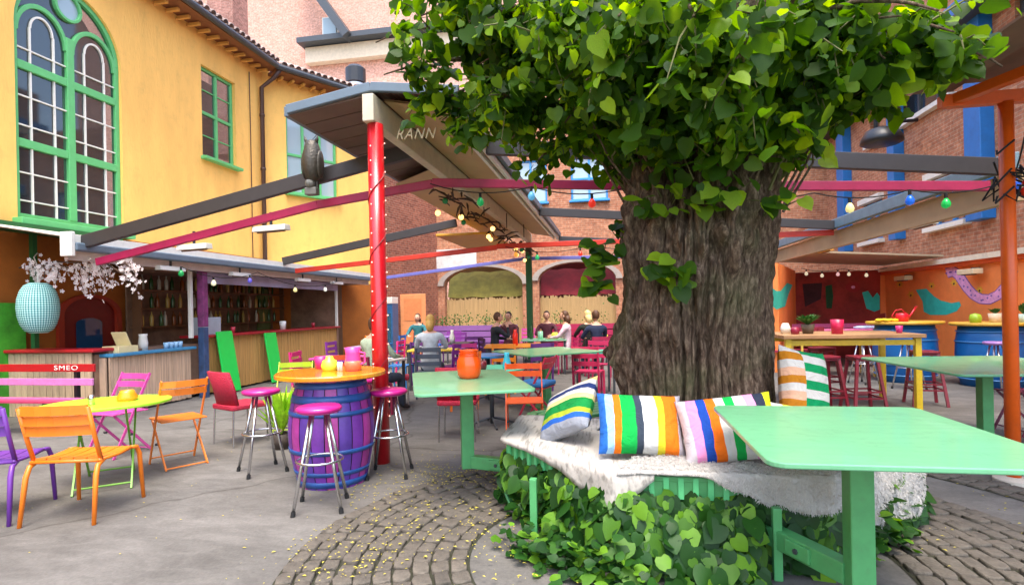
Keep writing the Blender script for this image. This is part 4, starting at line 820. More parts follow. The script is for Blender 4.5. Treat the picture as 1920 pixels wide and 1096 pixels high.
for i in range(NZ+1):
    z = H_*i/NZ; base = .615+.14*math.exp(-z*3.0)+.06*max(0, z-2)**1.5; cx = .0+.06*max(0, z-1.2)
    for j in range(NA):
        a = 2*PI*j/NA; px, py = math.cos(a), math.sin(a)
        lob = .035*math.sin(3*a+1)+.025*math.sin(5*a+.6*z)
        w = noise.noise(V(px*2.2, py*2.2, z*.7))
        q = noise.noise(V(px*9+w*.9, py*9, z*.7+3)); ridge = 1-abs(q)*2; q2 = noise.noise(V(px*19, py*19, z*1.7)); ridge2 = 1-abs(q2)*2
        crk = max(0, ridge-.74)/.26; crk2 = max(0, ridge2-.7)/.3; rough = -.08*crk*crk*(3-2*crk)-.035*crk2+.035*noise.noise(V(px*3, py*3, z*2.2))+.016*noise.noise(V(px*40, py*40, z*14))
        bz = 0
        for ba, bzc, amp, sg in burls:
            da = (a-ba+PI) % (2*PI)-PI; bz += amp*math.exp(-(da*da*.5+(z-bzc)**2)/(sg*sg))
        if bz > .03: rough += .9*bz*noise.noise(V(px*9, py*9, z*7))
        r = base+lob+rough-.05+bz; vs.append((cx+r*px, r*py, z))
m.add(vs, [(i*NA+j, i*NA+(j+1) % NA, (i+1)*NA+(j+1) % NA, (i+1)*NA+j) for i in range(NZ) for j in range(NA)]); part('trunk', m, BARK, TR, smooth=True)
# leaves
def leaf_mesh(kind, seed):
    rr = random.Random(seed)
    if kind == 'linden': out = [(0, 0), (.3, -.1), (.5, .1), (.52, .38), (.38, .68), (.16, .9), (0, 1.08)]
    else: out = [(0, 0), (.28, -.12), (.47, .06), (.52, .34), (.42, .6), (.2, .86), (0, 1.04)]
    n = len(out); vs = []; cup = rr.uniform(-.3, .35); dr = rr.uniform(-.35, -.05)
    def pt(x, y): return (x, y, cup*abs(x)*.8+dr*y*y*.5+.04*math.sin(7*y+seed)*abs(x))
    mid = [pt(0, y) for _, y in out]; mid = [pt(0, max(0, y)) for _, y in out]
    Rr = [pt(x*rr.uniform(.93, 1.07), y) for x, y in out]; Ll = [pt(-x*rr.uniform(.93, 1.07), y) for x, y in out]
    Ll = [(a, b, c) for a, b, c in Ll]; vs = mid+Rr+Ll; fs = []
    for i in range(n-1): fs += [(i, n+i, n+i+1, i+1), (i, i+1, 2*n+i+1, 2*n+i)]
    fs2 = []
    for f in fs:
        g = []; seen = set()
        for k in f:
            p = tuple(round(c, 6) for c in vs[k])
            if p not in seen: seen.add(p); g.append(k)
        if len(g) >= 3: fs2.append(tuple(g))
    return np.array(vs), fs2
def leafmat(key, c_dark, c_mid, c_lite, trans):
    m = bpy.data.materials.new(key); m.use_nodes = True; t = m.node_tree; N = t.nodes; L = t.links; b = N['Principled BSDF']; b.inputs['Roughness'].default_value = .5; b.inputs['Specular IOR Level'].default_value = .28
    ge = N.new('ShaderNodeNewGeometry'); r = N.new('ShaderNodeValToRGB'); e = r.color_ramp.elements; e[0].color = (*lin(c_dark), 1); e[1].color = (*lin(c_lite), 1); x = e.new(.68); x.color = (*lin(c_mid), 1)
    oi = N.new('ShaderNodeObjectInfo'); ad = N.new('ShaderNodeMath'); ad.operation = 'ADD'; L.new(ge.outputs['Random Per Island'], ad.inputs[0]); L.new(oi.outputs['Random'], ad.inputs[1]); fr = N.new('ShaderNodeMath'); fr.operation = 'FRACT'; L.new(ad.outputs[0], fr.inputs[0]); L.new(fr.outputs[0], r.inputs[0])
    tc = N.new('ShaderNodeTexCoord'); n = N.new('ShaderNodeTexNoise'); n.inputs['Scale'].default_value = 18; n.inputs['Detail'].default_value = 4; L.new(tc.outputs['Object'], n.inputs['Vector']); r2 = N.new('ShaderNodeValToRGB'); r2.color_ramp.elements[0].color = (.7, .72, .7, 1); r2.color_ramp.elements[1].color = (1.15, 1.15, 1.1, 1); L.new(n.outputs[0], r2.inputs[0])
    mx = N.new('ShaderNodeMix'); mx.data_type = 'RGBA'; mx.blend_type = 'MULTIPLY'; mx.inputs['Factor'].default_value = 1; L.new(r.outputs[0], mx.inputs['A']); L.new(r2.outputs[0], mx.inputs['B']); out = mx.outputs['Result']
    L.new(out, b.inputs['Base Color']); tr = N.new('ShaderNodeBsdfTranslucent'); hs = N.new('ShaderNodeHueSaturation'); hs.inputs['Hue'].default_value = .48; hs.inputs['Value'].default_value = 2.8; hs.inputs['Saturation'].default_value = 1.1; L.new(out, hs.inputs['Color']); L.new(hs.outputs[0], tr.inputs[0])
    ms = N.new('ShaderNodeMixShader'); ms.inputs[0].default_value = trans; L.new(b.outputs[0], ms.inputs[1]); L.new(tr.outputs[0], ms.inputs[2]); L.new(ms.outputs[0], N['Material Output'].inputs[0]); return m
LIND = leafmat('linden_leaf', '264412', '3E6216', '86A62A', .55); IVY = leafmat('ivy_leaf', '163810', '265216', '6A9824', .22)
VAR = {k: [leaf_mesh(k, s) for s in range(6)] for k in ('linden', 'ivy')}
VME = {}
for k, mt in (('linden', LIND), ('ivy', IVY)):
    VME[k] = []
    for vs, fs in VAR[k]:
        q = MB(); q.add(vs.tolist(), fs); me = q.mesh('leaf', smooth=True); setm(me, mt); VME[k].append(me)
def rotm(y, n):
    y = y.normalized(); n = (n-y*n.dot(y))
    if n.length < 1e-3: n = y.orthogonal()
    n.normalize(); x = y.cross(n); return Matrix((x, y, n)).transposed()
def leaves(spec, kind, parent, near=300, stuff='foliage', eye=V(0, 0, EYE)):
    """spec: list of (pos, tip direction, face normal, size), world coordinates"""
    spec = sorted(spec, key=lambda s: (s[0]-eye).length/s[3]); o_ = wloc(parent); AV = []; AF = []; n0 = 0
    for i, (p, y, nn, s) in enumerate(spec):
        k = i % 6; M = rotm(y, nn)
        if i < near:
            o = part('leaf', None, None, parent, me=VME[kind][k], loc=p-o_); o.rotation_euler = M.to_euler(); o.scale = (s, s, s)
        else:
            vs, fs = VAR[kind][k]; A = vs@np.array(M.transposed())*s+np.array(p-o_); AV.append(A); AF += [tuple(a+n0 for a in f) for f in fs]; n0 += len(vs)
    if AV:
        me = bpy.data.meshes.new(stuff); me.from_pydata(np.concatenate(AV).tolist(), [], AF); me.polygons.foreach_set('use_smooth', [True]*len(me.polygons)); setm(me, LIND if kind == 'linden' else IVY)
        o = bpy.data.objects.new(stuff, me); COL.objects.link(o); o.parent = parent; o['kind'] = 'stuff'
rr = random.Random(11); spec = []; lw = MB()
def hang(p, s=1.0, up=.0):
    y = V(rr.gauss(0, .6), rr.gauss(-.1, .6), -.7+rr.gauss(0, .45)+up); n = V(rr.gauss(0, .8), -.35+rr.gauss(0, .8), .8+rr.gauss(0, .5)); spec.append((p, y, n, s*(.04+.095*rr.random()**1.6)))
def bough(a, e, r0, sag, nt, spread, ls=1.0, dens=9):
    a, e = V(*a), V(*e); mid = (a+e)/2+V(0, 0, sag); k = 10; pts = [a*(1-t)**2+mid*2*t*(1-t)+e*t*t for t in [i/k for i in range(k+1)]]
    pts = [p+V(rr.gauss(0, .02), rr.gauss(0, .02), rr.gauss(0, .02))*(0 < i < k) for i, p in enumerate(pts)]
    b = MB(); b.tube(pts, [r0*(1-.85*i/k) for i in range(k+1)], 7); br = part('branch', b, BARK, TR, world=True, smooth=True); tw = MB()
    for j in range(int(nt*1.35)):
        t = rr.uniform(.1, 1)**.6; p = pts[min(k, int(t*k))]; d = V(rr.gauss(0, 1), rr.gauss(0, 1), rr.gauss(-.5, .55)).normalized()*spread*rr.uniform(.4, 1.1); q = p+d; m2 = (p+q)/2+V(0, 0, .06); tw.tube([p, m2, q], [.008, .006, .003], 4)
        for l in range(int(dens*2.3)): s = rr.uniform(.15, 1.08); hang((p*(1-s)**2+m2*2*s*(1-s)+q*s*s)+V(rr.gauss(0, .05), rr.gauss(0, .05), rr.gauss(0, .04)), ls)
    part('twig', tw, pbr('twig_green', '5A5A30', .8), br, world=True)['kind'] = 'stuff'
# boughs reaching out over the yard (left tips, right tips, towards and over the bench)
for px, py, Yd, z0, sag, nt, sp, dn in ((705, 80, 4.3, 3.3, .5, 13, .42, 8), (790, 30, 4.0, 3.3, .5, 14, .5, 9), (830, 225, 4.6, 3.0, .45, 12, .4, 8), (900, 120, 4.2, 3.1, .5, 16, .5, 9), (960, 260, 4.4, 2.95, .4, 12, .36, 8), (1000, 60, 3.6, 3.2, .4, 16, .5, 9),
    (1100, 150, 3.5, 3.0, .4, 18, .5, 9), (1230, 80, 3.3, 3.1, .4, 18, .5, 9), (1060, 230, 4.0, 2.9, .3, 14, .4, 8), (1340, 180, 3.5, 2.9, .3, 18, .5, 9), (1450, 60, 3.3, 3.1, .4, 16, .5, 9), (1540, 170, 3.8, 2.9, .3, 16, .45, 9),
    (1640, 190, 4.0, 3.0, .4, 12, .4, 7), (1720, 60, 3.8, 3.2, .4, 9, .42, 6), (1800, 90, 3.7, 3.2, .4, 7, .36, 6), (1880, 125, 3.6, 3.1, .4, 5, .24, 6), (1690, 205, 4.0, 3.0, .35, 6, .26, 7), (1420, 270, 3.9, 2.7, .2, 14, .36, 8), (1240, 260, 3.9, 2.7, .2, 16, .4, 8), (1150, 300, 4.1, 2.7, .2, 10, .3, 7), (1760, 20, 3.0, 3.3, .3, 5, .3, 6), (740, -40, 3.6, 3.4, .4, 10, .4, 7), (1850, 110, 3.5, 3.15, .4, 9, .3, 6), (1790, 60, 3.4, 3.2, .4, 8, .34, 6), (1660, 110, 3.6, 3.1, .4, 10, .4, 7), (760, 130, 4.4, 3.1, .4, 11, .36, 8), (855, 255, 4.5, 2.95, .4, 10, .26, 8), (720, 140, 4.2, 3.2, .4, 9, .3, 8), (765, 200, 4.4, 3.1, .4, 8, .26, 8), (880, 40, 3.8, 3.3, .4, 12, .45, 8), (930, 190, 4.1, 3.0, .4, 12, .4, 8), (1600, 60, 3.5, 3.2, .4, 12, .45, 8), (1740, 130, 3.7, 3.1, .4, 8, .34, 7), (1690, 30, 3.3, 3.3, .4, 9, .4, 7), (1160, 30, 3.0, 3.3, .3, 14, .5, 9), (1300, 30, 2.9, 3.3, .3, 14, .5, 9), (1380, 110, 3.1, 3.1, .3, 14, .5, 9), (1180, 190, 3.4, 2.9, .3, 12, .4, 8), (1500, 250, 3.7, 2.75, .25, 12, .34, 8), (1010, 300, 4.3, 2.8, .25, 8, .24, 7)):
    e = at(px, py, Y=Yd); ang = math.atan2(e.y-TREE.y, e.x-TREE.x); a = (TREE.x+.12+.5*math.cos(ang), TREE.y+.5*math.sin(ang), z0); bough(a, e, .035, sag, nt, sp, dens=dn)
# big limbs and the rest of the crown, mostly above the picture
for k in range(7):
    a = k*2*PI/7+.3; L_ = 2.6; b = MB(); p0 = V(TREE.x+.15+.35*math.cos(a), TREE.y+.35*math.sin(a), 3.3); b.tube([p0, p0+V(.5*math.cos(a), .5*math.sin(a), .9), p0+V(1.3*math.cos(a), 1.3*math.sin(a), 1.7), p0+V(L_*math.cos(a), L_*math.sin(a), 2.6)], [.22, .17, .11, .03], 9); part('limb', b, BARK, TR, world=True, smooth=True)
for i in range(5000):
    v = V(rr.gauss(0, 1), rr.gauss(0, 1), rr.gauss(0, 1)).normalized()*rr.uniform(.55, 1)**.5; p = V(TREE.x-.05+1.25*v.x, TREE.y+.4+1.35*v.y, 4.75+1.7*v.z)
    if p.z < 2.8+.3*abs(p.x-TREE.x)+.6*noise.noise(V(p.x*1.8, p.y*1.8, 9)): continue
    hang(p, 1.15)
for i in range(2000):
    a = rr.uniform(0, 2*PI); r_ = rr.uniform(.55, .98); z = rr.uniform(2.6, 3.7)+.25*noise.noise(V(a*3, r_*2, 4))+.35*max(0, r_-.8); p = V(TREE.x+.1+r_*math.cos(a), TREE.y+r_*math.sin(a), z)
    if p.y > TREE.y+.8: continue
    hang(p, 1.0)
# shoots of leaves on the trunk
def shoot(px, py, n, sp, s):
    c = at(px, py, Y=4.03 if px > 1160 else 4.45); d = MB(); 
    for i in range(n):
        p = c+V(rr.gauss(0, sp), rr.gauss(-.05, .04), rr.gauss(0, sp*.8)); spec.append((p, V(rr.gauss(0, .5), -.5, -.5+rr.gauss(0, .4)), V(rr.gauss(0, .4), -.7, .8), s*rr.uniform(.08, .15))); d.tube([c+V(0, .25, -.05), p], .004, 4)
    part('twig', d, pbr('twig_green', '5A5A30', .8), TR, world=True)['kind'] = 'stuff'
for a in ((1130, 480, 22, .09, 1), (1120, 535, 12, .06, 1), (1235, 500, 10, .05, .9), (1275, 525, 10, .05, .9), (1210, 390, 10, .07, .8), (1310, 380, 10, .08, .8), (1260, 370, 8, .08, .7), (1380, 345, 10, .1, 1), (1450, 380, 8, .06, 1), (1160, 430, 10, .05, .9)): shoot(*a)
for i in range(34):
    a = rr.uniform(PI, 2*PI); r0 = .72; p = V(TREE.x+.1+r0*math.cos(a), TREE.y+r0*math.sin(a), rr.uniform(2.2, 2.6)); q = p+V(.25*math.cos(a)+rr.gauss(0, .1), .25*math.sin(a), rr.uniform(.5, .9)); b = MB(); b.tube([p-V(.12*math.cos(a), .12*math.sin(a), .05), (p+q)/2+V(rr.gauss(0, .03), 0, 0), q], [.012, .009, .005], 5); part('stem', b, BARK if i % 2 else pbr('twig_green', '5A5A30', .8), TR, world=True)
    if i % 2 == 0: spec.append((p+V(0, -.06, .1), V(rr.gauss(0, .5), -.5, -.5), V(0, -.7, .8), rr.uniform(.06, .12)))
leaves(spec, 'linden', TR, 300)

# ================= octagonal bench round the trunk =================
BC_ = V(.55, 4.58, 0); BN_ = T('tree_bench', 'green octagonal slatted bench encircling the tree trunk', 'bench', tuple(BC_))
RB, SZ = 1.46, .5
OC = [V(RB*math.cos(R(22.5+45*k)), RB*math.sin(R(22.5+45*k)), 0) for k in range(8)]
for k in range(8):
    a, b = OC[k], OC[(k+1) % 8]; u = (b-a).normalized(); n = V(u.y, -u.x, 0); L_ = (b-a).length
    for j in range(5):
        off = -.05-.1*j; sh = .1*j*math.tan(R(22.5))+.02
        if L_-2*sh < .2: continue
        m = MB(); m.bar(a+u*sh+n*off+V(0, 0, SZ-.02), b-u*sh+n*off+V(0, 0, SZ-.02), .085, .03); part('seat_slat', m, MINTD, BN_, bev=.005)
    m = MB(); m.bar(a+u*.02+n*-.03+V(0, 0, SZ-.07), b-u*.02+n*-.03+V(0, 0, SZ-.07), .03, .12); part('apron', m, MINTD, BN_)
    nn = 14
    m = MB()
    for j in range(nn): p = a+u*(L_*(j+.5)/nn); m.box(p-n*.008+V(0, 0, SZ-.07), (.03, .012, .118), rz=math.atan2(u.y, u.x))
    part('edge_cleats', m, pbr('cleat_green', '5FC27C', .4), BN_)
    p = a*.965; m = MB(); m.bar(p, p+V(0, 0, SZ-.06), .05, .05); part('leg', m, MINTD, BN_, bev=.005)
m = MB(); l = OC[4]*.97; m.tube([l+V(-.0, -.02, .28), l+V(-.05, -.06, .15), l+V(.02, -.12, .03), l+V(.15, -.2, .008)], .012, 7); part('curved_stay', m, MINTD, BN_, smooth=True)
# ivy skirt
IV = T('ivy_skirt', 'dense ivy growing under and around the tree bench', 'ivy', (BC_.x, BC_.y, 0)); spec = []
bk = MB(); bk.prism([(p.x*.8, p.y*.8) for p in OC], .0, .36); part('shade_backing', bk, pbr('ivy_gap_shade', '141C0C', .95, var=.5, scale=14), IV)  # added dark backing: shade between the ivy leaves painted as colour
for i in range(5600):
    k = rr.choice((3, 3, 4, 4, 4, 4, 5, 5, 5, 5, 5, 6, 6, 6, 7)) if rr.random() < .93 else rr.randrange(8)
    a, b = OC[k], OC[(k+1) % 8]; u = (b-a).normalized(); n = V(u.y, -u.x, 0); z = rr.uniform(.0, .36); t = rr.uniform(-.02, 1.02); p0 = a.lerp(b, t)+BC_
    bul = rr.uniform(-.22, .02)+(.34 if k == 5 and p0.x < .72 else (.3*t if k == 4 else .03))*(1-z/.44)*rr.uniform(.3, 1)+.07*noise.noise(V(t*5+k*7, z*6, 1)); p = a.lerp(b, t)+n*bul+V(BC_.x, BC_.y, z+.05)
    s = .04+.09*rr.random()**1.3*(1 if z > .1 else .8); spec.append((p, V(rr.gauss(0, .5), rr.gauss(0, .3), -.75)+n*.35, n*1.0+V(rr.gauss(0, .35), rr.gauss(0, .35), .55), s))
for i in range(420):
    a = rr.uniform(R(200), R(262)) if i < 300 else rr.uniform(R(290), R(335)); r_ = RB+rr.gauss(-.06, .06); p = V(BC_.x+r_*math.cos(a), BC_.y+r_*math.sin(a), abs(rr.gauss(.06, .09))+.02); spec.append((p, V(rr.gauss(0, .6), rr.gauss(0, .6), .2), V(rr.gauss(0, .4), rr.gauss(-.2, .4), 1), rr.uniform(.04, .085)))
for i in range(260):
    c = V(-.62, 3.32, 0).lerp(V(.1, 2.86, 0), rr.random()); spec.append((c+V(rr.gauss(0, .07), rr.gauss(0, .07), abs(rr.gauss(.05, .07))+.01), V(rr.gauss(0, .6), rr.gauss(-.3, .5), .15), V(rr.gauss(0, .5), -.4, 1), rr.uniform(.035, .075)))
leaves(spec, 'ivy', IV, 300)
for px, py in ((1458, 1040), (1003, 1030)):
    p = at(px, py, Y=3.14 if px > 1200 else 3.5); m = MB(); m.bar((p.x, p.y, 0), (p.x, p.y, SZ-.12), .045, .045); part('leg', m, MINTD, BN_, world=True, bev=.005)

# ================= tables on bracket arms =================
def roundrect(w, d, r, n=6):
    pts = []
    for cx, cy, a0 in ((w/2-r, d/2-r, 0), (-w/2+r, d/2-r, 90), (-w/2+r, -d/2+r, 180), (w/2-r, -d/2+r, 270)):
        for i in range(n+1): a = R(a0+90*i/n); pts.append((cx+r*math.cos(a), cy+r*math.sin(a)))
    return pts
def armtable(c, rz, w, d, arm_dir, label, arm_len=.75, zt=.82, zb=.0):
    t_ = T('bracket_table', label, 'table', (c[0], c[1], 0), rz)
    m = MB(); m.prism(roundrect(w, d, .07), zt-.022, zt); part('table_top', m, MINT, t_, bev=.005)
    m = MB(); m.box((0, 0, (zt-.022+zb)/2), (.1, .1, zt-.022-zb)); part('post', m, MINTD, t_, bev=.006)
    if arm_len:
        a = V(math.cos(arm_dir), math.sin(arm_dir), 0); q = MB(); q.bar(a*.05+V(0, 0, zb+.055), a*arm_len+V(0, 0, zb+.055), .08, .1); arm = part('arm', q, MINTD, t_, bev=.006)
        q = MB(); q.bar(a*arm_len*.42+V(0, 0, zb+.057), a*arm_len*.7+V(0, 0, zb+.057), .11, .075); part('clamp_sleeve', q, MINTD, arm, bev=.006)
        q = MB(); s = V(-a.y, a.x, 0)
        for e in (-1, 1): q.tube([a*arm_len*.56+s*.05*e+V(0, 0, zb+.057), a*arm_len*.56+s*.066*e+V(0, 0, zb+.057)], .014, 6)
        part('bolt', q, DARK, arm)
    else:
        q = MB(); q.box((0, 0, .015), (.5, .5, .03)); part('foot', q, MINTD, t_, bev=.006)
    return t_
armtable((1.06, 2.74), 0, 1.04, 1.2, R(118), 'large mint green table on an arm in front of the grey fleece', .55, .88, .16)
armtable((-1.2, 4.45), R(21), .86, 1.42, R(-35), 'mint green bracket table carrying the orange jug', .5, .88, .16)
armtable((-1.0, 8.3), R(38), 1.25, 1.25, 0, 'mint green table on a single post behind the tree by the seated guests', 0)
armtable((3.55, 6.2), R(4), 1.5, 1.7, R(195), 'mint green table beside the orange post', 0)

# ================= covers and cushions =================
def seat_drape(name, label, cat, mat, seg, inner, hang, s0, s1, ns=70, nt=26, lift=.02, wr=.006, group=None):
    """cloth laid on the bench: s runs along the octagon edge (in corner units), t from the trunk out over the edge and down"""
    m = MB(); vs = []
    for i in range(ns+1):
        s = s0+(s1-s0)*i/ns; k = int(math.floor(s)); f = s-k; a, b = OC[k % 8], OC[(k+1) % 8]; e = a.lerp(b, f)*1.012; d = e.normalized(); hg = hang(s); inn = inner(s); L_ = inn+hg
        for j in range(nt+1):
            l = L_*j/nt; w = wr*noise.noise(V(s*9, l*8, 3))+wr*.6*noise.noise(V(s*30, l*22, 5))
            if l <= inn: p = e-d*(inn-l); z = SZ+lift+w+.02*max(0, 1-(inn-l)/.08)*-.3
            else:
                o_ = l-inn; rd = min(o_, .05); p = e+d*(.028*math.sin(min(1, o_/.05)*PI/2)+.012*math.sin(s*14)*min(1, o_/.2)+w*1.5); z = SZ+lift-max(0, o_-.02)+w*.3
            vs.append((p.x+BC_.x, p.y+BC_.y, max(.03, z)))
    m.add(vs, [(i*(nt+1)+j, (i+1)*(nt+1)+j, (i+1)*(nt+1)+j+1, i*(nt+1)+j+1) for i in range(ns) for j in range(nt)])
    o = solo(name, m, mat, label, cat, (BC_.x, BC_.y, SZ), world=True, smooth=True, group=group)
    so_ = o.modifiers.new('thick', 'SOLIDIFY'); so_.thickness = .012; so_.offset = 1; return o, m
def lerpf(pts):
    def f(s):
        for (a, u), (b, v) in zip(pts, pts[1:]):
            if s <= b: q = max(0, min(1, (s-a)/(b-a))); q = q*q*(3-2*q); return u+(v-u)*q
        return pts[-1][1]
    return f
def wovenmat():
    m = bpy.data.materials.new('woven_white'); m.use_nodes = True; t = m.node_tree; N = t.nodes; L = t.links; b = N['Principled BSDF']; b.inputs['Roughness'].default_value = .95; b.inputs['Specular IOR Level'].default_value = .1
    tc = N.new('ShaderNodeTexCoord'); mp = N.new('ShaderNodeMapping'); mp.inputs['Rotation'].default_value = (0, 0, R(35)); mp.inputs['Scale'].default_value = (26, 3, 10); L.new(tc.outputs['Object'], mp.inputs[0])
    n = N.new('ShaderNodeTexNoise'); n.inputs['Scale'].default_value = 1.6; n.inputs['Detail'].default_value = 4; L.new(mp.outputs[0], n.inputs['Vector'])
    r = N.new('ShaderNodeValToRGB'); r.color_ramp.elements[0].position = .33; r.color_ramp.elements[1].position = .5; r.color_ramp.elements[0].color = (*lin('8E8A82'), 1); r.color_ramp.elements[1].color = (*lin('B8B2A8'), 1); L.new(n.outputs[0], r.inputs[0]); L.new(r.outputs[0], b.inputs['Base Color'])
    bp = N.new('ShaderNodeBump'); bp.inputs['Strength'].default_value = .6; bp.inputs['Distance'].default_value = .01; L.new(n.outputs[0], bp.inputs['Height']); L.new(bp.outputs[0], b.inputs['Normal']); return m
WOV = wovenmat()
bl, _ = seat_drape('woven_blanket', 'off-white woven blanket draped over the left side of the tree bench', 'blanket', WOV, None, lerpf([(3.2, .72), (5.3, .72)]), lerpf([(3.2, .03), (3.9, .05), (4.25, .06), (4.55, .1), (4.85, .2), (5.02, .27), (5.1, .14), (5.22, .05)]), 3.25, 5.2, 90, 26)
m = MB()
e = OC[5]*1.05+V(BC_.x, BC_.y, SZ-.25)
for k in range(5): m.tube([e+V(.005*k, -.002*k, .03), e+V(.01*math.sin(k), -.01, -.05), e+V(.012*k-.02, -.012, -.13)], .004, 4)
solo('tassel', m, pbr('tassel_straw', 'B89A58', .9), 'straw coloured tassel on the corner of the woven blanket', 'tassel', tuple(e), world=True)
FLE = pbr('fleece', 'B8B4AE', .95, var=.12, scale=10, spec=.1)
fo, fm = seat_drape('fleece_throw', 'pale grey sheepskin fleece draped over the front of the tree bench', 'fleece', FLE, None, lerpf([(4.9, .5), (5.3, .75), (7.3, .75)]), lerpf([(5.0, .05), (5.15, .035), (5.42, .04), (5.58, .12), (5.75, .2), (5.9, .22), (6.1, .2), (6.4, .38), (6.7, .43), (7.05, .43), (7.12, .4)]), 5.02, 7.08, 110, 34, .036, .012)
fur = MB(); V_ = [V(*v) for v in fm.v]; nt1 = 35; faces = fm.f; rr = random.Random(5); fv = []; ff = []
for q in faces:
    a, b, c, d = (V_[i] for i in q); n = (b-a).cross(d-a)
    ar_ = n.length
    if ar_ < 1e-9: continue
    n.normalize(); n = n if n.dot(V(a.x-BC_.x, a.y-BC_.y, .6)) > 0 else -n
    for _ in range(int(ar_*38000+rr.random())):
        u, v = rr.random(), rr.random(); p = a.lerp(b, u).lerp(d.lerp(c, u), v)+n*.012; cl = noise.noise_vector(p*45)*.6; t = (n*.5+cl+V(0, 0, -.45)).normalized(); s = n.cross(V(rr.uniform(-1, 1), rr.uniform(-1, 1), rr.uniform(-1, 1))).normalized()*.0017; l = rr.uniform(.005, .011)
        k = len(fv); bend = cl*.012; fv += [p-s, p+s, p+t*l*.6+s*.7+bend*.3, p+t*l*.6-s*.7+bend*.3, p+t*l+bend-V(0, 0, .005)]; ff += [(k, k+1, k+2, k+3), (k+3, k+2, k+4)]
fur.add(fv, ff); fo2 = part('fur', fur, pbr('fur', 'C4C0BA', .9, var=.12, scale=8, spec=.1, trans=.2), fo, world=True); fo2['kind'] = 'stuff'
def cushion(w, h, th, mat, loc, rot, label, seed=0, group=None):
    m = MB(); n = 22; vs = []; rr_ = random.Random(seed)
    for sgn in (1, -1):
        for i in range(n+1):
            for j in range(n+1):
                u, v = -1+2*i/n, -1+2*j/n; pin = 1-.07*(1-abs(v)**3)*0-.06*abs(u)**2*(1-v*v)*0
                f = ((1-abs(u)**2.6)*(1-abs(v)**2.6))**.45; x = u*w/2*(1-.05*(1-v*v)); y = v*h/2*(1-.06*(1-u*u))
                f += .12*noise.noise(V(u*2.2+seed, v*2.2, sgn))*f+.03*noise.noise(V(u*6, v*6+seed, sgn)); vs.append((x, y, sgn*max(0.002, f)*th/2))
    k = (n+1)**2
    for s in (0, 1):
        for i in range(n):
            for j in range(n):
                q = [s*k+i*(n+1)+j, s*k+(i+1)*(n+1)+j, s*k+(i+1)*(n+1)+j+1, s*k+i*(n+1)+j+1]; m.f.append(tuple(q) if s == 0 else tuple(q[::-1])); m.m.append(0)
    ring = [i*(n+1) for i in range(n+1)]+[n*(n+1)+j for j in range(1, n+1)]+[i*(n+1)+n for i in range(n-1, -1, -1)]+[j for j in range(n-1, 0, -1)]
    m.v = vs
    for a, b in zip(ring, ring[1:]+ring[:1]): m.f.append((b, a, a+k, b+k)); m.m.append(0)
    o = solo('cushion', m, mat, label, 'cushion', loc, smooth=True, group=group); o.rotation_euler = rot; return o
SA = stripes('cushion_a', ['2E6CC0', '9CC4E0', 'E8781C', '18A848', '18A848', '3A4450', 'CACAC6', 'CACAC6', 'D8CC30', 'E8781C', 'E8781C', 'B8B0B4']); SBm = stripes('cushion_b', ['C8C0C4', 'E490C0', '2048A0', 'E8701C', 'CACAC6', '18A048', 'CACAC6', 'E490C0', '2A3040', 'C8C820'])
SC = stripes('cushion_c', ['9A9EA6', '9A9EA6', '2E64B8', 'A8B838', '1C8A40', '1C8A40', 'E8D88A', 'CCC8BE', '2A3A6A', 'CCC8BE', 'D8C878'], axis=1); SD = stripes('cushion_d', ['D8A888', 'CCC6BC', 'B8741C', 'D8A888', 'CCC6BC', 'B8741C', 'D8A888', 'CCC6BC', 'B8741C', 'CCC6BC'], axis=1)
t_ = SD.node_tree; mx_ = [n for n in t_.nodes if n.type == 'MIX'][0]; sx_ = [n for n in t_.nodes if n.type == 'SEPXYZ'][0]; src_ = mx_.inputs['A'].links[0].from_socket
r_ = t_.nodes.new('ShaderNodeValToRGB'); r_.color_ramp.interpolation = 'CONSTANT'
while len(r_.color_ramp.elements) < 9: r_.color_ramp.elements.new(.5)
for i_, c_ in enumerate(['0E8A50', 'CCC6BC']*4+['0E8A50']): r_.color_ramp.elements[i_].position = i_/9; r_.color_ramp.elements[i_].color = (*lin(c_), 1)
t_.links.new(sx_.outputs[1], r_.inputs[0]); gt_ = t_.nodes.new('ShaderNodeMath'); gt_.operation = 'GREATER_THAN'; gt_.inputs[1].default_value = .32; t_.links.new(sx_.outputs[0], gt_.inputs[0])
m2_ = t_.nodes.new('ShaderNodeMix'); m2_.data_type = 'RGBA'; t_.links.new(gt_.outputs[0], m2_.inputs['Factor']); t_.links.new(src_, m2_.inputs['A']); t_.links.new(r_.outputs[0], m2_.inputs['B']); t_.links.new(m2_.outputs['Result'], mx_.inputs['A'])
SE = stripes('cushion_e', ['CCC4B6', 'C8CC40', 'CCC4B6', 'B8C040'])
cushion(.53, .4, .2, SA, (.15, 3.58, .715), (R(58), R(3), R(8)), 'square cushion with vertical blue, orange, green, white and yellow stripes', 1)
cushion(.56, .42, .2, SBm, (.66, 3.5, .715), (R(54), R(-7), R(0)), 'square cushion with pink, blue, orange, white and green stripes under the large table', 2)
cushion(.52, .42, .17, SC, (-.33, 3.98, .715), (R(52), R(-24), R(-40)), 'cushion with sloping grey, blue, yellow and green stripes at the corner of the bench', 3)
cushion(.44, .58, .2, SD, (1.36, 4.42, .83), (R(76), R(12), R(30)), 'tall cushion striped orange, white and green right of the trunk', 4)
cushion(.36, .3, .12, SE, (1.08, 3.66, .69), (R(62), R(10), R(20)), 'small cream and lime cushion leaning on the trunk', 5)

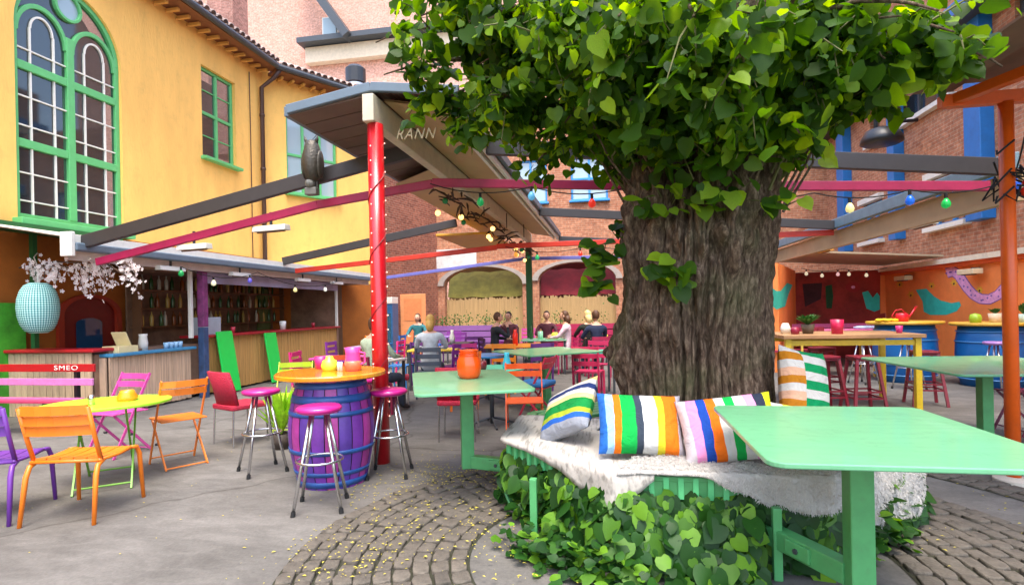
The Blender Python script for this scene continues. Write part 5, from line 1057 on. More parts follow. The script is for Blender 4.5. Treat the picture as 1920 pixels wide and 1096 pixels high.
# ================= furniture =================
def metal_chair(col, label, loc, rz):
    t_ = T('metal_chair', label, 'chair', loc, rz, 'slatted metal chairs'); P_ = paint(col, .38, .06); w, d = .46, .45
    # seat: five slats, gently dished, front rolled down
    for i in range(5):
        x = -w/2+.045+i*(w-.09)/4; m = MB(); pts = []
        for k in range(9): a = k/8; pts.append((x, -d/2+.02+a*(d-.02), .445-.018*math.sin(PI*a)-(.03*max(0, a-.85)/.15)))
        for p, q in zip(pts, pts[1:]): m.bar(p, q, .084, .014)
        part('seat_slat', m, P_, t_)
    m = MB()
    for s in (-1, 1): m.tube([(s*w/2, -d/2, .43), (s*w/2, 0, .42), (s*w/2, d/2-.06, .43)], .013, 8)
    m.tube([(-w/2, -d/2, .43), (w/2, -d/2, .43)], .012, 8); part('seat_rail', m, P_, t_, smooth=True)
    for s in (-1, 1):
        m = MB(); m.tube([(s*w/2, d/2-.07, .432), (s*w/2, d/2, .42), (s*w/2*1.02, d/2+.03, .36), (s*w/2*1.08, d/2+.05, 0)], [.014, .017, .018, .014], 9); part('leg', m, P_, t_, smooth=True)
        m = MB(); m.tube([(s*w/2, -d/2+.06, .425), (s*w/2*1.01, -d/2-.01, .4), (s*w/2*1.03, -d/2-.04, .33), (s*w/2*1.08, -d/2-.09, 0)], [.014, .017, .018, .014], 9); part('leg', m, P_, t_, smooth=True)
        m = MB(); m.tube([(s*w/2, -d/2+.03, .43), (s*w/2, -d/2-.03, .6), (s*w/2, -d/2-.1, .83)], .015, 9); part('back_post', m, P_, t_, smooth=True)
    for z in (.66, .735, .81):
        m = MB(); yy = -d/2-.03-.07*(z-.6)/.23; pts = [(-w/2+.005, yy, z), (-w/4, yy-.018, z), (0, yy-.024, z), (w/4, yy-.018, z), (w/2-.005, yy, z)]
        for p, q in zip(pts, pts[1:]): m.bar(p, q, .012, .068)
        part('back_slat', m, P_, t_)
    return t_
metal_chair('E8781A', 'orange slatted metal chair at the lime table', (-3.93, 3.58, 0), R(14))
metal_chair('6A3490', 'purple slatted metal chair beside the orange one', (-4.56, 3.42, 0), R(24))
def fold_chair(col, label, loc, rz, back='slats'):
    t_ = T('folding_chair', label, 'chair', loc, rz, 'folding bistro chairs'); P_ = paint(col, .4, .1); w = .4
    for i in range(6): m = MB(); m.bar((-w/2, -.17+.068*i, .45), (w/2, -.17+.068*i, .45), .045, .014); part('seat_slat', m, P_, t_, bev=.003)
    for s in (-1, 1):
        m = MB(); m.bar((s*w/2, .2, .0), (s*w/2, -.22, .84), .012, .026); part('leg', m, P_, t_); m = MB(); m.bar((s*(w/2-.02), -.24, .0), (s*(w/2-.02), .17, .44), .012, .024); part('leg', m, P_, t_)
        m = MB(); m.tube([(s*(w/2+.002), -.0, .22), (s*(w/2-.03), -.0, .22)], .012, 8); part('pivot', m, DARK, t_)
    m = MB(); m.tube([(-w/2+.02, -.24, .02), (w/2-.02, -.24, .02)], .007, 6); m.tube([(-w/2, .17, .06), (w/2, .17, .06)], .007, 6); part('stretcher', m, P_, t_)
    for z in ((.8, .72) if back == 'slats' else (.78,)):
        m = MB(); yy = -.22*(z-.42)/.42+.0-.02; pts = [(-w/2-.01, yy+.02, z), (-w/5, yy-.012, z), (w/5, yy-.012, z), (w/2+.01, yy+.02, z)]
        for p, q in zip(pts, pts[1:]): m.bar(p, q, .012, .062)
        part('back_slat', m, P_, t_)
    return t_
fold_chair('E07820', 'orange folding chair right of the lime table, slatted seat', (-4.25, 4.85, 0), R(58))
fold_chair('C84C98', 'pink folding chair behind the lime table', (-5.2, 5.1, 0), R(172))
fold_chair('A8C020', 'lime yellow folding chair behind the wicker chair', (-3.9, 6.3, 0), R(200))
fold_chair('E85A18', 'orange-red folding chair between the jug table and the tree bench', (-.98, 6.05, 0), R(190))
fold_chair('C03048', 'crimson folding chair with blue cushion by the turquoise table', (-1.0, 7.15, 0), R(75))
LTb = T('bistro_table', 'oval lime green folding table among orange chairs', 'table', (-4.42, 4.22, 0), R(40)); LIME = paint('A0D830', .35, .04)
m = MB(); m.prism([(.5*math.cos(2*PI*i/32), .42*math.sin(2*PI*i/32)) for i in range(32)], .68, .705); part('table_top', m, LIME, LTb, bev=.006)
for s in (-1, 1):
    m = MB(); m.bar((s*.2, -.34, 0), (s*.2, .32, .68), .014, .028); part('leg', m, paint('6AA030', .45), LTb); m = MB(); m.bar((s*.17, .34, 0), (s*.17, -.32, .68), .014, .028); part('leg', m, paint('6AA030', .45), LTb)
m = MB(); m.tube([(-.2, -.3, .045), (.2, -.3, .045)], .008, 6); m.tube([(-.17, .3, .045), (.17, .3, .045)], .008, 6); part('stretcher', m, paint('6AA030', .45), LTb)
jar('ashtray_pot', [(0, 0), (.075, 0), (.085, .03), (.06, .07), (.055, .09), (.05, .09), (.05, .06), (0, .03)], paint('E8901C', .3), 'small orange pot on the lime table', 'pot', (-4.3, 4.32, .706))
jar('salt_shaker', [(0, 0), (.025, 0), (.025, .07), (.02, .08), (0, .085)], CHROME, 'steel salt shaker on the lime table', 'shaker', (-4.42, 4.08, .706), 12)
def wicker(col, label, loc, rz, legs=None):
    t_ = T('wicker_chair', label, 'chair', loc, rz, 'woven chairs on thin metal legs'); W_ = pbr('wicker_'+col, col, .6, var=.25, scale=60, bump=.8, bscale=90)
    m = MB(); m.prism(roundrect(.44, .44, .05), .40, .455); part('seat', m, W_, t_, bev=.015)
    m = MB(); n = 10; vs = []
    for i in range(n+1):
        a = -1+2*i/n
        for z, o in ((.455, 0), (.62, -.035), (.82, -.1)): vs.append((a*.22, -.2+o-.0+.04*(a*a), z))
    m.add(vs, [(3*i+j, 3*i+3+j, 3*i+4+j, 3*i+1+j) for i in range(n) for j in range(2)]); o = part('backrest', m, W_, t_, smooth=True); so_ = o.modifiers.new('t', 'SOLIDIFY'); so_.thickness = .028
    for x, y in ((-.19, -.19), (.19, -.19), (-.19, .19), (.19, .19)): m = MB(); m.tube([(x, y, .41), (x*1.06, y*1.08, 0)], .011, 8); part('leg', m, CHROME if legs is None else legs, t_)
    return t_
WC = wicker('B01838', 'crimson woven chair by the barrel, facing the bar', (-4.2, 5.72, 0), R(-24))
clone(WC, (-1.75, 6.15, 0), R(8), 'crimson woven chair tucked behind the mint table with the jug'); clone(WC, (-3.35, 8.2, 0), R(-70), 'crimson woven chair behind the red post')
def stool(label, loc, rz, col='B81C78', ring=.36, h=.76):
    t_ = T('bar_stool', label, 'stool', loc, rz, 'chrome bar stools'); m = MB(); m.lathe([(0, h-.055), (.12, h-.055), (.16, h-.04), (.168, h-.015), (.15, h), (.0, h+.004)], 28); part('seat', m, pbr('seat_'+col, col, .3, var=.08, coat=.3), t_, smooth=True)
    for k in range(4):
        a = PI/4+k*PI/2; c, s = math.cos(a), math.sin(a); m = MB(); m.tube([(.07*c, .07*s, h-.05), (.235*c, .235*s, .02)], .013, 9); lg = part('leg', m, CHROME, t_, smooth=True); m = MB(); m.tube([(.231*c, .231*s, .035), (.238*c, .238*s, 0)], .017, 9); part('rubber_foot', m, RUBBER, lg)
    rad = .07+(.235-.07)*(h-.05-ring)/(h-.07)+.013; m = MB(); m.tube([(rad*math.cos(2*PI*i/28), rad*math.sin(2*PI*i/28), ring) for i in range(28)], .009, 7, closed=True); part('foot_ring', m, CHROME, t_, smooth=True); return t_
stool('magenta bar stool standing in front of the painted barrel', (-2.18, 3.86, 0), R(20)); stool('magenta bar stool beside the crimson woven chair', (-3.22, 4.68, 0), R(50)); stool('magenta bar stool against the red post', (-1.99, 4.72, 0), R(12)); stool('magenta bar stool behind the barrel, half hidden by the red post', (-2.6, 5.45, 0), R(33))
# barrel table
BT = T('barrel_table', 'purple and blue painted barrel with round orange top', 'table', (-2.42, 4.5, 0))
def prof(z): return .285+.075*math.sin(PI*min(1, max(0, (z-.02)/.86)))
def stavemat(key, c1, c2):
    m = pbr(key, c1, .45, var=.25, scale=5, dirt=.12, stretch=(4, 4, 1)); return m
PUR = [pbr('stave_purple', '6A3090', .42, var=.3, scale=5, dirt=.1), pbr('stave_pink', '9A3484', .42, var=.3, scale=5, dirt=.1), pbr('stave_violet', '52348C', .42, var=.3, scale=5, dirt=.1)]
ns = 20
for k in range(ns):
    a0, a1 = 2*PI*k/ns+.012, 2*PI*(k+1)/ns-.012; m = MB(); vs = []; zs = [i*.9/12 for i in range(13)]
    for z in zs:
        for a, o in ((a0, -.004), ((a0*2+a1)/3, .0), ((a0+2*a1)/3, .0), (a1, -.004)): r = prof(z)+o; vs.append((r*math.cos(a), r*math.sin(a), z))
    m.add(vs, [(4*i+j, 4*i+j+1, 4*i+j+5, 4*i+j+4) for i in range(12) for j in range(3)]); part('stave', m, PUR[(k*7) % 3], BT, smooth=True)
m = MB(); m.lathe([(.27, .01)]+[(prof(z)-.012, z) for z in (.05, .25, .45, .65, .85)], 24); part('inner_shell', m, pbr('barrel_dark', '2A1A34', .8), BT)
HB = pbr('hoop_blue', '224A88', .4, var=.35, scale=6, dirt=.15)
for z, h in ((.04, .05), (.13, .035), (.31, .035), (.62, .035), (.74, .06), (.85, .05)):
    m = MB(); m.lathe([(prof(z-h/2)+.003, z-h/2), (prof(z-h/2)+.005, z-h/2), (prof(z)+.0055, z), (prof(z+h/2)+.005, z+h/2), (prof(z+h/2)+.003, z+h/2)], 36); part('hoop', m, HB, BT, smooth=True)
m = MB(); m.lathe([(0, .9), (.44, .9), (.46, .91), (.46, .935), (.45, .945), (0, .945)], 48); part('table_top', m, pbr('orange_wood', 'D08414', .22, var=.22, scale=4, stretch=(1, 8, 1), coat=.5), BT)
bz = .946
jar('bucket', [(0, 0), (.05, 0), (.065, .11), (.06, .11), (.045, .01), (0, .01)], paint('D02878', .35), 'small pink bucket on the barrel table', 'bucket', (-2.62, 4.7, bz))
jar('lime_bowl', [(0, 0), (.06, 0), (.075, .04), (.06, .085), (.035, .1), (.03, .125), (0, .13)], paint('C8E040', .3), 'lime sugar bowl on the barrel table', 'bowl', (-2.46, 4.55, bz))
PT = T('pitcher', 'hot pink pitcher on the barrel table', 'pitcher', (-2.24, 4.55, bz)); m = MB(); m.lathe([(0, 0), (.062, 0), (.068, .08), (.062, .15), (.07, .2), (.065, .2), (.055, .15), (0, .02)], 20); part('body', m, paint('E84898', .3), PT, smooth=True); m = MB(); m.tube([(.06, 0, .16), (.11, 0, .15), (.11, 0, .07), (.065, 0, .05)], .009, 7); part('handle', m, paint('E84898', .3), PT); m = MB(); m.lathe([(.069, .005), (.073, .06), (.07, .085)], 20); part('base_band', m, paint('F07858', .3), PT, smooth=True)
for x, lb in ((-2.36, 'white salt shaker beside the lime bowl on the barrel'), (-2.335, 'second white shaker next to the pink pitcher on the barrel')): jar('shaker', [(0, 0), (.014, 0), (.014, .06), (.01, .075), (0, .078)], WHITE, lb, 'shaker', (x, 4.52, bz), 10)
# potted lime plant
def plant(label, loc, pot, leafc, n, r, h, potmat, cat='plant', name='potted_plant'):
    t_ = T(name, label, cat, loc); m = MB(); m.lathe([(0, 0), (pot*.75, 0), (pot, pot*1.5), (pot*.92, pot*1.5), (pot*.7, .02), (0, .02)], 16); part('pot', m, potmat, t_, smooth=True); m = MB(); rr = random.Random(n)
    for i in range(n):
        a = rr.uniform(0, 6.28); e = rr.uniform(.1, 1); l = h*rr.uniform(.5, 1); d = V(math.cos(a)*e*r, math.sin(a)*e*r, l); w = .012+.01*rr.random(); s = V(-math.sin(a), math.cos(a), 0)*w*(1+h*2); b = V(0, 0, pot*1.35); mid = b+d*.55+V(0, 0, .03); m.add([b, mid-s, mid+s, b+d], [(0, 1, 3, 2)])
    part('foliage', m, leafc, t_)['kind'] = 'stuff'; return t_
LGR = pbr('lime_grass', '9ACC20', .6, var=.3, scale=20, trans=.3); DGR = pbr('herb_green', '3A6A24', .6, var=.4, scale=20, trans=.25)
plant('lime spiky plant in a pot by the wicker chair', (-3.55, 5.5, 0), .11, LGR, 60, .3, .55, paint('3A3028', .7))
# orange jug & red flowers
JG = T('jug', 'glossy orange ceramic jug on the mint table', 'jug', (-1.2, 4.55, .881)); m = MB(); m.lathe([(0, 0), (.075, 0), (.095, .03), (.103, .09), (.098, .15), (.078, .19), (.075, .225), (.085, .235), (.078, .235), (.066, .2), (0, .05)], 28); part('body', m, paint('E85010', .2, .0), JG, smooth=True)
m = MB()
for z in (.165, .19, .21): m.tube([((.083+.12*(.19-z if z < .19 else 0))*math.cos(2*PI*i/24), (.083+.12*(.19-z if z < .19 else 0))*math.sin(2*PI*i/24), z) for i in range(24)], .004, 5, closed=True)
part('rib', m, paint('D84808', .25, 0), JG)
def round_table(label, loc, r, h, col, leg=DARK, ped=True):
    t_ = T('round_table', label, 'table', loc, 0, 'round cafe tables'); m = MB(); m.lathe([(0, h-.03), (r-.01, h-.03), (r, h-.02), (r, h-.005), (r-.01, h), (0, h)], 36); part('table_top', m, col, t_)
    m = MB(); m.tube([(0, 0, .03), (0, 0, h-.03)], .028, 10); part('pedestal', m, leg, t_, smooth=True)
    for k in range(4): a = k*PI/2+.4; m = MB(); m.tube([(.02*math.cos(a), .02*math.sin(a), .1), (.2*math.cos(a), .2*math.sin(a), .05), (.3*math.cos(a), .3*math.sin(a), .012)], .014, 7); part('foot', m, leg, t_)
    return t_
def sq_table(label, loc, rz, w, d, h, col, leg=DARK):
    t_ = T('cafe_table', label, 'table', loc, rz, 'square cafe tables'); m = MB(); m.prism(roundrect(w, d, .03), h-.03, h); part('table_top', m, col, t_, bev=.005)
    for x, y in ((-1, -1), (1, -1), (1, 1), (-1, 1)): m = MB(); m.bar((x*(w/2-.05), y*(d/2-.05), 0), (x*(w/2-.05), y*(d/2-.05), h-.03), .035, .035); part('leg', m, leg, t_)
    return t_
def W2(px, py, Z): p = at(px, py, Z=Z); return (p.x, p.y)
round_table('turquoise round table with jars behind the orange jug', (-1.52, 6.85, 0), .42, .72, paint('38C8A0', .3, .03))
jar('teal_vase', [(0, 0), (.05, 0), (.055, .05), (.03, .16), (.035, .2), (0, .2)], paint('40B8D0', .25, 0), 'turquoise bottle vase on the turquoise table', 'vase', (-1.3, 6.75, .721)); jar('red_pot', [(0, 0), (.05, 0), (.06, .05), (.05, .1), (0, .1)], paint('7A1424', .3), 'dark red pot on the turquoise table', 'pot', (-1.6, 6.7, .721)); jar('white_pot', [(0, 0), (.06, 0), (.075, .05), (.05, .11), (.02, .13), (0, .13)], paint('C8E4E0', .3), 'white lidded pot on the turquoise table', 'pot', (-1.78, 6.85, .721))
round_table('small bright blue round table behind the turquoise one', (-1.95, 8.6, 0), .4, .74, paint('2E8CC8', .3))
sq_table('orange-topped cafe table in front of the man in the dark jacket', (-1.9, 10.6, 0), R(10), 1.1, .9, .76, paint('E08A20', .35)); jar('red_bottle', [(0, 0), (.05, 0), (.05, .2), (.03, .26), (.03, .3), (0, .3)], paint('E02A1C', .3), 'red squeeze bottle on the orange-topped table', 'bottle', (-1.85, 10.5, .761))
sq_table('pale green cafe table before the woman in pink', (-1.55, 12.6, 0), R(5), 1.0, .8, .76, paint('8CC8A0', .35)); sq_table('black cafe table left of the man in the dark jacket', (-3.55, 11.2, 0), R(4), 1.3, .7, .78, paint('2A2838', .35)); sq_table('white cafe table behind the red post', (-3.5, 7.9, 0), R(-10), .7, .6, .74, paint('E0DCD4', .35)); sq_table('pink cafe table beside the bar', (-4.3, 8.4, 0), 0, .9, .6, .74, paint('C84C98', .35)); sq_table('yellow cafe table by the blonde guest', (-3.3, 10.0, 0), R(8), .9, .6, .74, paint('E8C838', .35))
jar('yellow_lantern', [(0, 0), (.07, 0), (.09, .06), (.07, .13), (.05, .15), (0, .15)], paint('D0DC50', .3), 'lime lantern on the pale green table', 'lantern', (-1.3, 12.5, .761)); jar('green_glass_jar', [(0, 0), (.06, 0), (.06, .18), (0, .18)], paint('9CD8B4', .2), 'pale green jar on the pale green table', 'jar', (-1.62, 12.45, .761))
# scatter of yard chairs: each its own label
def plain_chair(col, label, loc, rz):
    t_ = T('garden_chair', label, 'chair', loc, rz, 'painted garden chairs'); P_ = paint(col, .4)
    for i in range(4): m = MB(); m.bar((-.2, -.15+.1*i, .44), (.2, -.15+.1*i, .44), .085, .02); part('seat_slat', m, P_, t_)
    for s in (-1, 1): m = MB(); m.bar((s*.2, -.2, 0), (s*.2, -.26, .85), .03, .03); part('leg', m, P_, t_); m = MB(); m.bar((s*.2, .19, 0), (s*.2, .18, .44), .03, .03); part('leg', m, P_, t_)
    for z in (.58, .7, .81): m = MB(); m.bar((-.2, -.22-.04*(z-.5), z), (.2, -.22-.04*(z-.5), z), .016, .07); part('back_slat', m, P_, t_)
    return t_
for c, lb, p, rz in (('6A2878', 'purple garden chair near the black table, turned to the arches', (-3.1, 12.0, 0), 180), ('7A2C88', 'purple garden chair beside the yellow table', (-2.9, 9.8, 0), 60), ('5A2870', 'violet garden chair pushed under the black table', (-3.7, 10.6, 0), 5), ('C82878', 'pink garden chair between the orange and blue tables', (-2.55, 9.5, 0), 200), ('E87018', 'orange garden chair behind the orange jug', (-2.25, 8.0, 0), 120), ('2860A8', 'blue garden chair by the orange open door', (-5.5, 13.4, 0), 90), ('B8204C', 'crimson garden chair under the red arch', (-1.2, 16.2, 0), 180), ('B02858', 'crimson garden chair beside the green post', (-1.9, 16.3, 0), 170), ('A02890', 'magenta garden chair in front of the purple planter', (-3.0, 14.6, 0), 20), ('7A2C88', 'purple garden chair at the end of the purple planter', (-4.1, 14.8, 0), 0), ('A8205A', 'wine red garden chair at the pale green table', (-.85, 13.3, 0), 160), ('C03060', 'rose garden chair beneath the woman in pink', (-1.0, 12.4, 0), 85), ('A02048', 'crimson garden chair of the guest in navy', (-.35, 11.8, 0), 25), ('202428', 'black garden chair of the guest in black', (-.55, 12.6, 0), 30), ('48505C', 'dark grey chair with the blonde guest', (-3.05, 9.0, 0), 12), ('8A2040', 'dark red chair of the guest behind the post', (-3.35, 7.35, 0), -20), ('4A2048', 'plum chair of the man in the dark jacket', (-2.55, 11.7, 0), -60), ('9A3060', 'plum chair of the dark-haired guest', (-1.6, 13.7, 0), 180)):
    plain_chair(c, lb, p, R(rz))
for c, lb, p, rz in (('C82070', 'magenta garden chair at the pink table beside the bar', (-4.75, 8.2, 0), -80), ('D8501C', 'orange-red garden chair facing the white table', (-4.05, 7.55, 0), 30), ('7A2C88', 'purple garden chair at the grey table by the reed counter', (-5.6, 10.9, 0), -90), ('E0307A', 'hot pink garden chair at the grey table by the reed counter', (-4.55, 10.9, 0), 90), ('2C78B8', 'sky blue garden chair beside the yellow table', (-3.95, 9.95, 0), -90), ('B01C40', 'red garden chair at the far lilac table', (-5.2, 14.4, 0), 180), ('8A3A98', 'lilac garden chair at the far lilac table', (-4.55, 15.4, 0), 180), ('E88A20', 'amber garden chair under the blue round table', (-1.9, 9.25, 0), 175), ('5A2870', 'violet garden chair between the blue round table and orange table', (-1.35, 9.85, 0), 30), ('C03060', 'rose garden chair behind the teal-topped side table', (-.35, 10.0, 0), 160), ('D02858', 'raspberry garden chair in front of the teal-topped side table', (-.4, 8.95, 0), -10), ('A82040', 'crimson garden chair at the small lemon table', (.1, 14.2, 0), 80), ('9A2468', 'plum garden chair on the far side of the small lemon table', (-.5, 15.0, 0), 175), ('C84C98', 'pink garden chair alone before the dark red planter', (-2.6, 16.9, 0), 180)):
    plain_chair(c, lb, p, R(rz))
sq_table('grey cafe table by the reed counter', (-5.05, 10.9, 0), 0, .7, .7, .74, paint('8A8E98', .35)); sq_table('lilac cafe table near the open orange door', (-4.9, 14.9, 0), 0, 1.0, .6, .74, paint('8A6AB0', .35)); sq_table('teal-topped side table behind the mint table', (-.35, 9.5, 0), R(10), .7, .6, .72, paint('2CA898', .35)); sq_table('small lemon cafe table by the red arch', (-.5, 14.4, 0), 0, .7, .6, .74, paint('E0D040', .35))
jar('amber_vase', [(0, 0), (.05, 0), (.065, .07), (.03, .18), (.04, .22), (0, .22)], paint('E06A18', .25), 'orange vase on the grey table by the reed counter', 'vase', (-5.05, 10.9, .741)); jar('white_carafe', [(0, 0), (.05, 0), (.06, .1), (.03, .2), (.035, .26), (0, .26)], WHITE, 'white carafe on the black table', 'carafe', (-3.3, 11.2, .781)); jar('pink_tumbler', CUP, paint('E03880', .3), 'pink tumbler on the black table', 'cup', (-3.75, 11.15, .781)); jar('blue_tumbler', CUP, paint('2C60C0', .3), 'blue tumbler on the yellow table', 'cup', (-3.2, 10.0, .741)); jar('green_bottle', [(0, 0), (.035, 0), (.035, .17), (.014, .23), (.014, .29), (0, .29)], BC[1], 'green wine bottle on the pale green table', 'bottle', (-1.85, 12.6, .761))
# stool with blue pad
m = MB(); m.box((0, 0, .0), (.42, .4, .06)); solo('seat_pad', m, paint('2468A0', .7), 'blue cushion pad on the crimson folding chair', 'cushion', (-1.0, 7.15, .49), R(75), bev=.02)
# planter benches under the arches
PL = T('planter_bench', 'long purple planter bench before the yellow arch', 'planter', (-4.6, 18.3, 0))
for z in (.25, .45, .65, .85): m = MB(); m.box((0, -.22, z), (3.0, .04, .17)); part('board', m, paint('8A5A9A', .5), PL)
m = MB(); m.box((0, 0, .42), (2.96, .38, .84)); part('box', m, pbr('planter_dark', '3A2A30', .8), PL)
PL2 = T('planter_bench', 'crimson planter bench before the red arch', 'planter', (-1.0, 18.3, 0))
for z in (.25, .45, .65, .85): m = MB(); m.box((0, -.22, z), (2.6, .04, .17)); part('board', m, paint('A8204C', .5), PL2)
m = MB(); m.box((0, 0, .42), (2.56, .38, .84)); part('box', m, pbr('planter_dark', '3A2A30', .8), PL2)
for i, (x, lb) in enumerate(((-5.7, 'leafy shrub at the brick pier end of the purple planter'), (-5.1, 'second leafy shrub along the purple planter'), (-4.2, 'third leafy shrub along the purple planter'), (-3.5, 'leafy shrub at the post end of the purple planter'), (-1.7, 'leafy shrub at the post end of the crimson planter'), (-.6, 'bushy shrub in the crimson planter behind the blonde guest'))):
    t_ = T('planter_shrub', lb, 'shrub', (x, 18.25, .84)); m = MB(); m.tube([(0, 0, 0), (0, 0, .3)], .02, 6); part('stem', m, BARK, t_); m = MB(); rq = random.Random(i)
    for k in range(130):
        p = V(rq.gauss(0, .2), rq.gauss(0, .14), .25+rq.gauss(0, .14)); q = V(rq.gauss(0, 1), rq.gauss(0, 1), rq.gauss(0, 1)).normalized()*.07; s = V(rq.gauss(0, 1), rq.gauss(0, 1), rq.gauss(0, 1)).normalized()*.03; m.add([p, p+q*.5+s, p+q, p+q*.5-s], [(0, 1, 2, 3)])
    part('foliage', m, DGR, t_)['kind'] = 'stuff'
# orange open door and blue poster board by the brick pier
DR = T('open_door', 'orange open door against the brick pier', 'door', (-6.35, 17.2, 0)); m = MB(); m.box((0, 0, 1.0), (.85, .06, 2.0)); part('leaf_panel', m, paint('E0905A', .5), DR, bev=.008); m = MB(); m.box((.32, -.05, 1.0), (.04, .05, .14)); part('handle', m, DARK, DR); m = MB(); m.box((0, -.034, 1.5), (.6, .015, .7)); m.box((0, -.034, .5), (.6, .015, .7)); part('panel', m, paint('D8824C', .5), DR)
DK = T('drinks_fridge', 'blue drinks fridge with white top beside the orange door', 'fridge', (-7.05, 16.75, 0)); m = MB(); m.box((0, 0, .85), (.55, .5, 1.7)); part('cabinet', m, paint('2C5C88', .4), DK, bev=.015); m = MB(); m.box((0, -.26, .8), (.45, .02, 1.2)); part('glass_door', m, glass('fridge_glass', (.05, .15, .22)), DK); m = MB(); m.box((0, -.02, 1.8), (.56, .5, .2)); part('sign_top', m, WHITE, DK, bev=.01)

# ================= right side: tall table, stools, drum tables =================
TT = T('tall_table', 'tall wooden plank table on yellow legs', 'table', (3.15, 8.75, 0)); WD = pbr('table_wood', 'A07850', .5, var=.3, scale=3, stretch=(1, 9, 1), rnd=.12)
for i in range(7): m = MB(); m.box((0, -.5+.166*i, .985), (1.75, .158, .05)); part('plank', m, WD, TT, bev=.006)
YL = paint('D8B820', .4)
for x, y in ((-.8, -.5), (.8, -.5), (-.8, .5), (.8, .5)): m = MB(); m.box((x, y, .48), (.075, .075, .96)); part('leg', m, YL, TT, bev=.006)
m = MB(); m.box((0, -.5, .9), (1.52, .04, .07)); m.box((0, .5, .9), (1.52, .04, .07)); part('apron', m, YL, TT)
def bistro_stool(label, loc, rz, col='7A1428'):
    t_ = T('metal_stool', label, 'stool', loc, rz, 'dark red square stools'); P_ = paint(col, .35); m = MB(); m.prism(roundrect(.3, .3, .04), .72, .75); m.box((0, 0, .705), (.27, .27, .03)); part('seat', m, P_, t_, bev=.008)
    for x, y in ((-1, -1), (1, -1), (1, 1), (-1, 1)): m = MB(); m.bar((x*.12, y*.12, .72), (x*.2, y*.2, 0), .035, .03); part('leg', m, P_, t_)
    m = MB()
    for z, r_ in ((.3, .17), (.22, .178)):
        for a, b in (((-1, -1), (1, -1)), ((1, -1), (1, 1)), ((1, 1), (-1, 1)), ((-1, 1), (-1, -1))): m.bar((a[0]*r_, a[1]*r_, z), (b[0]*r_, b[1]*r_, z), .014, .02)
    part('foot_rail', m, P_, t_); return t_
for lb, p, r_ in (('dark red square stool before the left yellow leg of the tall table', (2.72, 8.0, 0), 12), ('dark red square stool before the middle of the tall table', (3.16, 7.95, 0), 5), ('dark red square stool at the end of the tall table', (4.25, 8.7, 0), -8), ('dark red square stool under the back of the tall table', (3.2, 9.5, 0), 20)): bistro_stool(lb, p, R(r_))
def drum(label, loc, r, h, top):
    t_ = T('drum_table', label, 'table', loc, 0, 'blue drum tables'); m = MB(); m.lathe([(r*.86, 0), (r*.95, h*.25), (r, h*.5), (r*.97, h*.75), (r*.9, h-.06)], 40); B_ = pbr('drum_blue', '1464A8', .4, var=.15, scale=3, dirt=.08); part('body', m, B_, t_, smooth=True)
    for z in (.12, .3, .7, .86): k = z; m = MB(); rr_ = r*(.86+.14*math.sin(PI*(.1+.8*k))); m.tube([((rr_+.004)*math.cos(2*PI*i/40), (rr_+.004)*math.sin(2*PI*i/40), z*h) for i in range(40)], .012, 6, closed=True); part('hoop', m, pbr('drum_hoop', '4A88C0', .35), t_, smooth=True)
    m = MB(); m.lathe([(0, h-.05), (top-.02, h-.05), (top, h-.03), (top, h-.01), (top-.01, h), (0, h)], 44); part('table_top', m, paint('D8A838', .35), t_); return t_
drum('blue drum table with red watering can on its yellow top', (5.2, 11.3, 0), .5, 1.08, .6); drum('blue drum table with plant pots by the serpent mural', (6.25, 10.7, 0), .5, 1.06, .58)
for lb, p, c in (('white-legged stool with lilac seat before the watering can drum', (4.75, 10.2, 0), '9A88C8'), ('white-legged stool with lilac seat beside the plant pot drum', (5.75, 9.75, 0), 'A878B8'), ('white-legged stool between tall table and drum', (4.35, 10.9, 0), '8890C8')):
    stool(lb, p, R(30), c, h=.8)
zt = 1.011
plant('low green herb bowl on the tall wooden table', (2.72, 8.6, zt), .09, DGR, 90, .2, .16, paint('5A4A38', .6), name='herb_bowl')
jar('magenta_bucket', [(0, 0), (.07, 0), (.085, .2), (.08, .2), (.065, .01), (0, .01)], paint('C01848', .35), 'red and magenta bucket on the tall wooden table', 'bucket', (3.05, 8.45, zt)); jar('white_pot', [(0, 0), (.06, 0), (.07, .08), (.04, .15), (0, .15)], WHITE, 'white pot at the trunk end of the tall table', 'pot', (2.45, 8.7, zt)); jar('maroon_pot', [(0, 0), (.05, 0), (.06, .06), (.04, .1), (0, .1)], paint('8A1838', .4), 'maroon pot between white pot and herb bowl', 'pot', (2.52, 8.5, zt)); jar('pink_cup', CUP, paint('C83078', .4), 'pink cup at the drum end of the tall table', 'cup', (3.85, 8.5, zt))
WCn = T('watering_can', 'red watering can on the drum table', 'watering can', (5.05, 11.05, 1.081)); m = MB(); m.lathe([(0, 0), (.1, 0), (.1, .12), (.08, .15), (.06, .15), (0, .1)], 18); part('body', m, paint('D0182C', .3), WCn, smooth=True); m = MB(); m.tube([(.08, 0, .04), (.16, 0, .14), (.22, 0, .24)], [.025, .018, .014], 8); m.lathe([(.015, 0), (.035, .03)], 10, c=(.23, 0, .24)); part('spout', m, paint('D0182C', .3), WCn, smooth=True); m = MB(); m.tube([(-.08, 0, .03), (-.16, 0, .1), (-.1, 0, .2), (0, 0, .22), (.06, 0, .15)], .009, 7); part('handle', m, paint('D0182C', .3), WCn)
m = MB(); rq = random.Random(4)
for i in range(14): m.ball((rq.gauss(0, .12), rq.gauss(0, .08), .03), (.06, .05, .03), 8, 5)
solo('yellow_cloth', m, paint('E8B818', .8), 'crumpled yellow cloth on the drum table', 'cloth', (4.8, 11.1, 1.08), smooth=True)
